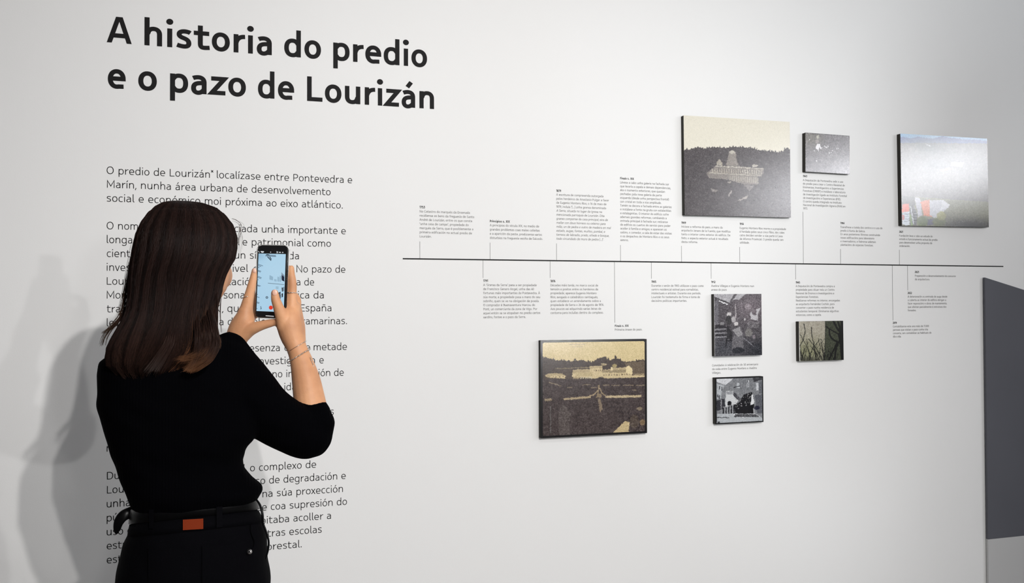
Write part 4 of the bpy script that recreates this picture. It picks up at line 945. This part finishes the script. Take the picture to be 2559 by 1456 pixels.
# trousers, belt and details
bm = bmesh.new(); loft(bm, HIPS, 0.0)
for L in LEG: tube(bm, [at(*p) for p in L[:4]]+[at(L[4][0], 2490, L[4][2])], [.098, .088, .066, .062, .058], 24, 4)
me = remesh(bm, 0.005, 4, 0.5); n = len(me.vertices); co = np.empty(n*3, np.float32); me.vertices.foreach_get('co', co); co = co.reshape(-1, 3)
no = np.array([v.normal[:] for v in me.vertices], np.float32); wr = np.sin(co[:, 2]*90+co[:, 0]*40)*np.sin(co[:, 0]*50-co[:, 2]*15)*.0010
me.vertices.foreach_set('co', (co+no*wr[:, None]).astype(np.float32).ravel())
trousers = linkme('trousers', me, M_DENIM, person, True); trousers['label'] = 'black denim trousers'
def hoop(rows, yA, yB, grow, thick, m, name, parent, tilt=0.0, bev=0.0, seg=64):
    "band around the body between photo rows yA..yB (tilt: px lower on the left)"
    b = bmesh.new(); rings = []
    for (y, g) in ((yA, grow-thick), (yA, grow), ((yA+yB)/2, grow+.0006), (yB, grow), (yB, grow-thick)):
        _, xl, xr, d, bb = interp(rows, y); c = at((xl+xr)/2, y, d); a = (xr-xl)/2/FPX*d*CTH+g
        rings.append([p+Z0*(tilt*math.cos(2*PI*i/seg)) for i, p in enumerate(ringpts(c, a, bb+g, seg, 2.3, rise(y)))])
    ring_bridge(b, rings, False); return part(name, m, parent=parent, b=b)
belt = hoop(HIPS, 1256, 1290, .0035, .003, M_LEATHER, 'belt', person, .004); belt['label'] = 'smooth black leather belt'
wb = hoop(HIPS, 1292, 1320, .0015, .002, M_DENIM, 'waistband', trousers, .003)
def patchmesh(rows, x0, x1, ys, off, th, m, name, parent, label=None, nx=8, ny=4, skew=0.0):
    b = bmesh.new(); G = []
    for lay in (off+th, off):
        g = []
        for j in range(ny+1):
            row = []
            for i in range(nx+1):
                x = x0+(x1-x0)*i/nx; y = ys[0]+(ys[1]-ys[0])*j/ny+skew*(i/nx)
                row.append(b.verts.new(surf(rows, x, y, lay)))
            g.append(row)
        G.append(g)
    for j in range(ny):
        for i in range(nx): b.faces.new((G[0][j][i], G[0][j+1][i], G[0][j+1][i+1], G[0][j][i+1]))
    for i in range(nx):
        b.faces.new((G[0][0][i], G[0][0][i+1], G[1][0][i+1], G[1][0][i])); b.faces.new((G[0][ny][i+1], G[0][ny][i], G[1][ny][i], G[1][ny][i+1]))
    for j in range(ny):
        b.faces.new((G[0][j+1][0], G[0][j][0], G[1][j][0], G[1][j+1][0])); b.faces.new((G[0][j][nx], G[0][j+1][nx], G[1][j+1][nx], G[1][j][nx]))
    return part(name, m, label, False, parent, b)
patchmesh(HIPS, 457, 508, (1298, 1324), .0035, .0022, M_PATCH, 'leather_patch', trousers, 'reddish brown leather patch', skew=-3)
patchmesh(HIPS, 541, 556, (1254, 1318), .0050, .0022, M_DENIM, 'belt_loop', trousers, nx=3, skew=-2)
patchmesh(HIPS, 372, 384, (1258, 1320), .0050, .0022, M_DENIM, 'belt_loop', trousers, nx=3)
patchmesh(HIPS, 370, 455, (1370, 1470), .0012, .0016, M_DENIM, 'back_pocket', trousers, nx=8)
patchmesh(HIPS, 505, 590, (1364, 1466), .0012, .0016, M_DENIM, 'back_pocket', trousers, nx=8, skew=-4)
# hip pocket: curved welt and rivet
b = bmesh.new(); tube(b, [surf(HIPS, x, y, .0016) for x, y in ((627, 1312), (628, 1330), (636, 1352), (634, 1368), (626, 1376))], [.0016]*5, 6, 4); part('pocket_welt', M_DENIM, parent=trousers, b=b)
b = bmesh.new(); rc = surf(HIPS, 623, 1378, .004); Nn = (CAM-rc).normalized()
tube(b, [rc-Nn*.003, rc+Nn*.0015], [.0056, .0050], 16, 1); part('pocket_rivet', M_STEEL, 'shiny metal rivet', parent=trousers, b=b)
b = bmesh.new(); tube(b, [rc+Nn*.0055, rc+Nn*.0075], [.0018, .0012], 10, 1); part('pocket_rivet', M_DENIM, 'dark rivet centre', parent=trousers, b=b)
# loose strap at the left hip, cord at the right hip
b = bmesh.new(); tube(b, [at(332, 1277, 1.68), at(310, 1287, 1.665), at(297, 1303, 1.66), at(292, 1322, 1.66), at(291, 1329, 1.66)], [.011, .0105, .0095, .0070, .004], 12, 5, (F0, .25)); part('belt_end', M_LEATHER, 'loose curved belt end', b=b)
b = bmesh.new(); tube(b, [at(641, 1248, 1.70), at(650, 1262, 1.695), at(656, 1285, 1.69), at(657, 1305, 1.69), at(664, 1325, 1.69), at(671, 1350, 1.69), at(670, 1372, 1.69), at(664, 1396, 1.69)], [.0018, .0022, .0024, .0022, .002, .002, .002, .0016], 8, 4); part('cord', M_LEATHER, 'thin black cord hanging at hip', b=b)
# shoes
for L in LEG:
    a_ = at(L[4][0], 2500, L[4][2]); a_.z = .05; s_ = 0
    b = bmesh.new(); fd = (F0*.9+R0*.35).normalized()
    tube(b, [a_-fd*.05+Z0*-.005, a_+fd*.03, a_+fd*.11-Z0*.012, a_+fd*.17-Z0*.018], [.038, .044, .042, .028], 18, 4, (Z0, .8)); tube(b, [a_-fd*.02, a_-fd*.02+Z0*.05], [.04, .042], 16, 2)
    sh = linkme('shoe', remesh(b, .005, 4), M_SHOE, person, True)
    b = bmesh.new(); pts = [a_-fd*.06, a_+fd*.06, a_+fd*.18]
    for p in pts: p.z = .012
    tube(b, pts, [.036, .043, .030], 18, 5, (Z0, .30)); part('sole', M_SOLE, parent=sh, b=b)

# jewellery
def around(pts, closed=False): return catmull([tuple(p) for p in pts], 8)
wc = at(748, 888, 1.8945); b = bmesh.new(); WA = (at(736, 855, 1.898)-at(764, 945, 1.887)).normalized()
wn = (WA+R0*-.25-F0*.18).normalized(); wu = wn.cross(F0).normalized(); wv_ = wn.cross(wu)
ring = [wc+(wu*math.cos(2*PI*i/64)*1.04+wv_*math.sin(2*PI*i/64)*1.04)*.0262 for i in range(65)]
tube(b, ring, [.0006]*65, 5, 1, None, False)
for i, p in enumerate(ring[:-1]): ellipsoid(b, p, (.0011+.0006*(i % 3 == 0),)*3, None, 6)
for k in range(10): ellipsoid(b, at(776+k*.8, 893+k*2.4, 1.880), (.0010+.0004*(k % 3 == 0),)*3, None, 6)
part('bracelet', M_SILVER, 'fine silver chain bracelet', b=b)
b = bmesh.new(); wc2 = at(742, 866, 1.897); ring = [wc2+(wu*math.cos(2*PI*i/48)+wv_*math.sin(2*PI*i/48))*.0250 for i in range(49)]
tube(b, ring, [.00055]*49, 5, 1, None, False); part('bracelet', M_SILVER, 'thin upper chain bracelet', b=b)
b = bmesh.new(); rc = at(730, 731, 1.906)
ring = [rc+R0*math.cos(2*PI*i/40)*.0106+F0*math.sin(2*PI*i/40)*.0106+Z0*.0004*math.sin(i) for i in range(41)]
tube(b, ring, [.0008]*41, 6, 1, None, False); ellipsoid(b, rc-F0*.0112, (.0024, .0014, .0015), HM, 8); ellipsoid(b, rc-F0*.0108-R0*.0034, (.0014,)*3, HM, 8); ellipsoid(b, rc-F0*.0108+R0*.0034, (.0014,)*3, HM, 8)
part('ring', M_SILVER, 'silver ring', b=b)
b = bmesh.new(); rc = at(616, 742, 1.907)
ring = [rc+R0*math.cos(2*PI*i/40)*.0125+F0*math.sin(2*PI*i/40)*.0125+Z0*.25*math.cos(2*PI*i/40)*.0125 for i in range(41)]
tube(b, ring, [.0007]*41, 6, 1, None, False); part('ring', M_SILVER, 'silver ring', b=b)

# hair: a shaped mass under several thousand strands
HAIR = [(503, 436, 470, 1.708, .012), (508, 412, 508, 1.707, .038), (518, 394, 538, 1.706, .058), (535, 376, 560, 1.704, .075), (560, 358, 580, 1.702, .088), (590, 345, 590, 1.700, .096), (620, 339, 590, 1.698, .099), (645, 335, 585, 1.694, .096), (670, 331, 569, 1.688, .090), (700, 328, 556, 1.682, .084),
        (730, 326, 551, 1.678, .080), (760, 324, 542, 1.674, .078), (785, 318, 538, 1.670, .076), (810, 306, 538, 1.664, .074), (840, 288, 541, 1.656, .068), (865, 276, 538, 1.650, .062), (890, 272, 522, 1.644, .052), (910, 274, 496, 1.640, .044), (928, 292, 468, 1.638, .034), (938, 318, 440, 1.638, .018)]
bm = bmesh.new(); loft(bm, [(y, xl+5, xr-5, d, b_-.004) for (y, xl, xr, d, b_) in HAIR], 0, 2.1)
me = remesh(bm, .005, 6); hair = linkme('hair', me, mat('hair_mass', (0.0035, 0.0018, 0.0015), 0.6, 0.1), person, True); hair['label'] = 'long dark brown hair with lighter tips'
mh = bpy.data.materials.new('hair_strand'); mh.use_nodes = True; nt = mh.node_tree; b_ = nt.nodes['Principled BSDF']
vc = nt.nodes.new('ShaderNodeVertexColor'); vc.layer_name = 'tone'; nt.links.new(vc.outputs['Color'], b_.inputs['Base Color'])
b_.inputs['Roughness'].default_value = 0.45; b_.inputs['Specular IOR Level'].default_value = 0.14
def hair_pt(y, u, off):
    yy, xl, xr, d, bb = interp(HAIR, y); a = (xr-xl)/2/FPX*d*CTH+off; bb = bb+off; e = 2.1
    x, z = math.cos(u), math.sin(u); x = math.copysign(abs(x)**(2/e), x)*a; z = math.copysign(abs(z)**(2/e), z)*bb
    return at((xl+xr)/2, y, d)+RL*x+FL*z
V = []; Fc = []; Cc = []
def strand(P, r0, c0, c1, t0=.65):
    n = len(P); base = len(V)
    for i, p in enumerate(P):
        T = (P[min(i+1, n-1)]-P[max(i-1, 0)]).normalized(); s = T.cross(F0).normalized(); u = T.cross(s)
        r = r0*(1-.75*(i/(n-1))**2)*(0.6 if i == 0 else 1); k = max(0, (i/(n-1)-t0)/(1-t0)); c = [a+(b-a)*k for a, b in zip(c0, c1)]
        for a in (0, 2.094, 4.189):
            V.append(p+(s*math.cos(a)+u*math.sin(a))*r); Cc.append(c)
    for i in range(n-1):
        for a in range(3): Fc.append((base+i*3+a, base+i*3+(a+1) % 3, base+i*3+3+(a+1) % 3, base+i*3+3+a))
rng = random.Random(11)
for s in range(7500):
    u = rng.uniform(-PI*1.06, PI*.06) if s % 5 else rng.uniform(0, 2*PI)
    clump = math.sin(u*17)*.5+math.sin(u*41+1.3)*.5
    y0 = 504+abs(rng.gauss(0, 26)); y1 = 890+rng.gauss(8, 26)+clump*18
    if s % 9 == 0: y0 = rng.uniform(520, 760)
    face = (-.5 < (u+PI) % (2*PI)-PI < .75)
    if face: y1 = min(y1, 888)
    w1, w2, ph = rng.gauss(0, .05), rng.gauss(0, .03), rng.random()*6
    off = .0012+.0022*rng.random()+.0010*clump
    P = []
    N = 15
    for i in range(N):
        t = i/(N-1); y = y0+(y1-y0)*t
        uu = u+w1*t+w2*math.sin(t*5+ph)+.05*math.sin(t*9+u*6)*t
        o_ = off+(.0014*clump*max(0, t-.5))+rng.gauss(0, .0002)
        P.append(hair_pt(min(y, 938), uu, o_)-Z0*max(0, y-938)/FPX*1.65)
    k = (.8+.5*rng.random())*(1.35+.55*math.sin(u*23+.7)+.35*math.sin(u*61)); hl = (clump > .35)
    c0 = (.0085*k, .0042*k, .0034*k); c1 = (.11*k, .048*k, .022*k) if (-.95+rng.gauss(0, .15) < (u+PI) % (2*PI)-PI < .4) else ((.020*k, .010*k, .007*k) if rng.random() < .4 else (.010*k, .0052*k, .0042*k))
    strand(P, .00045+.0004*rng.random(), c0, c1)
# locks with their own course: left flare, face-framing strands, lighter locks at the lower right, flyaways
def lock(pts, n, spread, r, c0, c1, t0=.4):
    for k in range(n):
        dx, dy = rng.gauss(0, spread), rng.gauss(0, spread*.6); f = rng.random()
        Q = catmull([tuple(at(x+dx*(.6+i/len(pts)), y+dy, d+rng.gauss(0, .002))) for i, (x, y, d) in enumerate(pts)], 5)
        if len(Q) > 14: Q = Q[rng.randrange(0, 9):]
        r0_ = r; strand([Vector(q) for q in Q], min(r, .00042)*(.6+.7*rng.random()), c0, c1, t0)
BR, TIP = (.026, .0135, .0105), (.20, .090, .042)
lock([(322, 740, 1.66), (306, 785, 1.655), (282, 815, 1.65), (258, 832, 1.648)], 34, 3.0, .0006, (.03, .015, .010), (.07, .04, .024))
lock([(328, 640, 1.67), (316, 720, 1.665), (306, 780, 1.66), (278, 818, 1.655), (262, 842, 1.655), (256, 862, 1.655)], 30, 3.5, .0006, (.04, .02, .012), (.05, .03, .02))
lock([(322, 680, 1.67), (316, 735, 1.665), (304, 790, 1.66), (284, 822, 1.655)], 20, 4, .0005, (.05, .028, .018), (.05, .03, .02))
lock([(520, 760, 1.668), (534, 820, 1.60), (536, 862, 1.595), (518, 896, 1.59), (492, 915, 1.59), (474, 925, 1.592)], 190, 6, .0007, BR, TIP)
lock([(508, 780, 1.650), (517, 830, 1.59), (512, 868, 1.588), (486, 890, 1.586), (455, 897, 1.586)], 130, 6, .0007, BR, TIP)
lock([(490, 780, 1.635), (496, 840, 1.59), (494, 880, 1.588), (478, 915, 1.588), (472, 926, 1.588)], 110, 4.5, .0007, BR, TIP)
lock([(544, 690, 1.70), (543, 760, 1.65), (541, 815, 1.65), (548, 850, 1.65), (546, 868, 1.65)], 30, 2.5, .0006, BR, (.12, .06, .03))
lock([(545, 680, 1.71), (545, 740, 1.68), (543, 790, 1.68), (541, 830, 1.68)], 16, 1.6, .0005, BR, (.09, .05, .03))
lock([(552, 672, 1.71), (552, 720, 1.69), (549, 780, 1.69), (552, 830, 1.69)], 7, 1.2, .0004, BR, (.06, .03, .02))
lock([(430, 800, 1.625), (424, 850, 1.588), (398, 895, 1.584), (378, 925, 1.584)], 90, 7, .0007, BR, (.06, .045, .04))
lock([(300, 860, 1.645), (330, 900, 1.60), (350, 915, 1.60)], 60, 7, .0007, BR, (.05, .035, .03))
for k in range(16):
    a = rng.random(); lock([(578+a*8, 545+a*22, 1.70), (590+a*8, 548+a*25, 1.70), (596+rng.random()*12, 560+a*50, 1.70), (590+rng.random()*10, 590+a*60, 1.70)], 1, 1.5, .00022, (.05, .03, .02), (.06, .04, .03))
for k in range(20):
    a = rng.random(); lock([(330-a*6, 600+a*60, 1.68), (318-a*6, 660+a*60, 1.68), (308-a*8, 720+a*50, 1.68), (296-a*16, 780+a*30, 1.68)], 1, 2, .0002, (.06, .035, .025), (.07, .045, .03))
me = bpy.data.meshes.new('hair_strands'); me.from_pydata(V, [], Fc); me.update()
ca = me.color_attributes.new('tone', 'FLOAT_COLOR', 'POINT'); ca.data.foreach_set('color', np.array([(*c, 1) for c in Cc], np.float32).ravel())
hs = linkme('hair_strands', me, mh, hair, True); hs['kind'] = 'stuff'

# ------------------------------------------------------------------ the phone
PSI = math.radians(15); TL_ = math.radians(-2.2)
pw = R0*math.cos(PSI)-F0*math.sin(PSI); pn = -(F0*math.cos(PSI)+R0*math.sin(PSI)); phh = Z0.copy()
pw2 = pw*math.cos(TL_)-phh*math.sin(TL_)*-1; phh = (phh*math.cos(TL_)-pw*math.sin(TL_)*-1*-1).normalized(); pw = (pw2-phh*pw2.dot(phh)).normalized(); pn = pw.cross(phh)
if pn.dot(F0) > 0: pn = -pn
pc = at(680.5, 703.5, 1.905)
phone = empty('smartphone', pc-phh*.08, 'black smartphone in a clear case, screen showing the wall, held upright', 'phone')
PM = Matrix(((pw.x, phh.x, pn.x, pc.x), (pw.y, phh.y, pn.y, pc.y), (pw.z, phh.z, pn.z, pc.z), (0, 0, 0, 1)))
def rrect(b, w_, h_, t_, r_, M, z0=0, seg=8, bev=.0012):
    pts = []
    for cx, cy, a0 in ((w_/2-r_, h_/2-r_, 0), (-w_/2+r_, h_/2-r_, 90), (-w_/2+r_, -h_/2+r_, 180), (w_/2-r_, -h_/2+r_, 270)):
        for i in range(seg+1): a = math.radians(a0+90*i/seg); pts.append((cx+r_*math.cos(a), cy+r_*math.sin(a), cx, cy))
    rings = []
    for z, s in ((z0-t_/2, bev), (z0-t_/2+bev, 0), (z0+t_/2-bev, 0), (z0+t_/2, bev)):
        rings.append([M @ Vector((x-(x-cx)/r_*s, y-(y-cy)/r_*s, z)) for x, y, cx, cy in pts])
    ring_bridge(b, rings)
M_PHONE = mat('black_phone_glass', (0.006, 0.006, 0.007), 0.12, 0.5)
M_CASE = mat('clear_case', (0.50, 0.49, 0.47), 0.10, 0.4, Transmission_Weight=1.0, IOR=1.25)
b = bmesh.new(); rrect(b, .0755, .1605, .0080, .0115, PM); part('phone_body', M_PHONE, parent=phone, b=b)
b = bmesh.new()
def rring(w_, h_, r_, z): 
    out = []
    for cx, cy, a0 in ((w_/2-r_, h_/2-r_, 0), (-w_/2+r_, h_/2-r_, 90), (-w_/2+r_, -h_/2+r_, 180), (w_/2-r_, -h_/2+r_, 270)):
        for i in range(9): a = math.radians(a0+90*i/8); out.append(PM @ Vector((cx+r_*math.cos(a), cy+r_*math.sin(a), z)))
    return out
ring_bridge(b, [rring(.0759, .1609, .0117, .0046), rring(.0772, .1622, .0123, .0050), rring(.0785, .1635, .013, .0040), rring(.0785, .1635, .013, -.0050), rring(.0770, .162, .012, -.0060), rring(.060, .145, .01, -.0060)], False)
part('phone_case', M_CASE, 'translucent protective case', parent=phone, b=b)
b = bmesh.new()
for cx, cy in ((-.022, .062), (-.022, .042), (-.006, .052)): tube(b, [PM @ Vector((-cx, cy, -.006)), PM @ Vector((-cx, cy, -.0085))], [.0068, .0065], 16, 1)
part('camera_lens', M_PHONE, parent=phone, b=b); bpy.data.objects['camera_lens']['kind'] = 'stuff'
P = Paint(144, 310, [(490, 340), (846, 340), (866, 1240), (515, 1245)], (10, 11, 14))
SC = (176, 214, 238); mk = (P.u > .022) & (P.u < .965) & (P.v > .108) & (P.v < .922); P.a[mk] = SC; P.soft((760, 700), 220, 300, (188, 222, 242), .5)
P.soft((500, 460), 90, 60, (130, 170, 200), .5); P.a[~mk] = (8, 9, 12)
DK = (40, 56, 74)
P.path([(600, 455), (720, 458)], 2.2, DK, .8); P.line((598, 468), (724, 470), 1.6, DK, .8); P.line((612, 448), (640, 452), 3, DK); P.path([(625, 478), (665, 520)], 3, DK); P.path([(650, 478), (668, 505)], 3, DK)
for i, y in enumerate([573, 590, 612, 650, 662, 728, 742, 770, 838, 848, 958, 990, 1055, 1068, 1140]):
    L = [62, 40, 20, 42, 36, 50, 46, 14, 44, 30, 12, 34, 36, 30, 14][i]; P.line((505, y), (505+L, y+L*.33), 2.0, (70, 90, 108), .75)
P.poly([(655, 708), (700, 730), (700, 775), (655, 765)], (150, 184, 206)); P.poly([(714, 755), (742, 762), (742, 788), (714, 785)], (156, 190, 212)); P.poly([(752, 722), (776, 732), (776, 788), (752, 785)], (152, 186, 208)); P.poly([(780, 710), (798, 716), (798, 790), (780, 788)], (150, 184, 206))
P.line((640, 812), (836, 823), 1.6, (100, 120, 134)); P.poly([(800, 668), (836, 710), (838, 785), (804, 768)], (30, 38, 62)); P.poly([(800, 668), (836, 712), (836, 725), (800, 700)], (130, 150, 170))
P.poly([(735, 850), (770, 848), (770, 885), (735, 880)], (160, 194, 214)); P.poly([(810, 858), (824, 862), (824, 915), (811, 908)], (20, 24, 34)); P.poly([(832, 850), (840, 850), (840, 905), (832, 905)], (20, 24, 34)); P.poly([(810, 940), (826, 930), (828, 975), (812, 990)], (20, 24, 34))
P.poly([(752, 935), (797, 915), (800, 1000), (780, 1030), (756, 1010)], (34, 38, 50)); P.poly([(760, 945), (792, 930), (792, 990), (764, 1000)], (90, 96, 106))
P.blob((632, 995), 15, 15, (46, 62, 76)); P.blob((632, 995), 9, 9, (150, 180, 200)); P.blob((685, 1122), 24, 25, (232, 62, 44)); P.path([(560, 1115), (568, 1140), (560, 1148)], 2, DK)
P.line((628, 1229), (722, 1231), 2.4, (245, 245, 245)); P.path([(508, 408), (520, 422)], 2, (220, 225, 230)); P.line((540, 411), (572, 412), 3.4, (220, 225, 230)); P.line((548, 420), (566, 421), 3, (220, 225, 230)); P.blob((658, 416), 6, 6, (220, 225, 230))
P.path([(732, 406), (745, 424)], 2, (220, 225, 230)); P.path([(745, 406), (733, 424)], 2, (220, 225, 230)); P.line((762, 416), (780, 416), 3, (220, 225, 230)); P.blob((806, 416), 8, 7, (220, 225, 230)); P.blob((675, 378), 4, 4, (30, 40, 60))
M_SCREEN = print_material('lit_screen', 0.12, 0.92); M_SCREEN.node_tree.links.remove(M_SCREEN.node_tree.nodes['Principled BSDF'].inputs['Base Color'].links[0]); M_SCREEN.node_tree.nodes['Principled BSDF'].inputs['Base Color'].default_value = (.01, .01, .01, 1); M_SCREEN.node_tree.nodes['Principled BSDF'].inputs['IOR'].default_value = 1.3
hw, hh = .0715/2, .1565/2
sc_o = grid_face('phone_screen', P.a, [PM @ Vector(v) for v in ((-hw, hh, .0042), (hw, hh, .0042), (hw, -hh, .0042), (-hw, -hh, .0042))], M_SCREEN, phone)
sc_o['label'] = 'lit screen with the live picture of the wall'
b = bmesh.new(); box(b, (.0384, .018, 0), (.0012, .016, .003), PM, .0004); part('side_button', M_PHONE, parent=phone, b=b)

# ------------------------------------------------------------------ the photographer, standing just behind the view, whose shadow falls on the right of the wall
ph = empty('person', Vector((0.03, -3.06, 0)), 'person in dark clothes behind the camera, shown by the shadow at right', 'person')
def V3(*a): return Vector(a)
bm = bmesh.new()
ellipsoid(bm, V3(.03, -3.02, 1.62), (.078, .098, .115)); ellipsoid(bm, V3(.03, -2.955, 1.575), (.055, .05, .075)); ellipsoid(bm, V3(.03, -2.905, 1.60), (.014, .02, .024))
tube(bm, [V3(.03, -3.04, 1.36), V3(.03, -3.03, 1.56)], [.06, .055], 16, 2)
for s in (-1, 1):
    tube(bm, [V3(.03+s*.19, -3.06, 1.40), V3(.03+s*.26, -2.98, 1.16), V3(.03+s*.13, -2.87, 1.38)], [.05, .043, .028], 14, 4)
    tube(bm, [V3(.03+s*.13, -2.87, 1.38), V3(.03+s*.115, -2.86, 1.43), V3(.03+s*.10, -2.855, 1.46)], [.028, .034, .028], 12, 3)
    for k in range(4): tube(bm, [V3(.03+s*(.112-.004*k), -2.855, 1.475-.020*k), V3(.03+s*.085, -2.835, 1.482-.020*k), V3(.03+s*.058, -2.84, 1.480-.020*k)], [.010, .0085, .007], 8, 3)
    tube(bm, [V3(.03+s*.12, -2.87, 1.41), V3(.03+s*.09, -2.885, 1.425), V3(.03+s*.06, -2.88, 1.43)], [.012, .010, .008], 8, 3)
    tube(bm, [V3(.03+s*.09, -3.06, .95), V3(.03+s*.10, -3.05, .50), V3(.03+s*.10, -3.07, .10)], [.07, .05, .035], 12, 3)
tube(bm, [V3(.03, -3.06, .92), V3(.03, -3.06, 1.15), V3(.03, -3.06, 1.38)], [.13, .12, .12], 20, 3, (Vector((0, 1, 0)), .7))
linkme('body', remesh(bm, .005, 3), M_SKIN, ph, True)
bm = bmesh.new()
tube(bm, [V3(.03, -3.06, .90), V3(.03, -3.06, 1.10), V3(.03, -3.06, 1.28), V3(.03, -3.06, 1.38)], [.19, .175, .20, .17], 24, 4, (Vector((0, 1, 0)), .68))
for s in (-1, 1):
    tube(bm, [V3(.03+s*.15, -3.06, 1.41), V3(.03+s*.21, -3.05, 1.36), V3(.03+s*.265, -2.98, 1.16), V3(.03+s*.17, -2.90, 1.32)], [.07, .068, .058, .042], 16, 4)
linkme('jacket', remesh(bm, .006, 4), M_KNIT, ph, True)
bm = bmesh.new(); tube(bm, [V3(.03, -3.06, .95), V3(.03, -3.06, .82)], [.165, .175], 20, 2, (Vector((0, 1, 0)), .72))
for s in (-1, 1): tube(bm, [V3(.03+s*.09, -3.06, .88), V3(.03+s*.10, -3.05, .50), V3(.03+s*.10, -3.06, .10)], [.098, .078, .070], 16, 3)
linkme('trousers', remesh(bm, .006, 4), M_DENIM, ph, True)
bm = bmesh.new(); ellipsoid(bm, V3(.03, -3.045, 1.645), (.090, .100, .108)); linkme('hair', remesh(bm, .005, 3), mat('short_dark_hair', (.003, .002, .0015), .8, .05), ph, True)
for s in (-1, 1):
    bm = bmesh.new(); tube(bm, [V3(.03+s*.10, -3.10, .045), V3(.03+s*.105, -2.98, .045), V3(.03+s*.11, -2.88, .035)], [.042, .046, .03], 14, 3); linkme('shoe', remesh(bm, .006, 3), M_SHOE, ph, True)
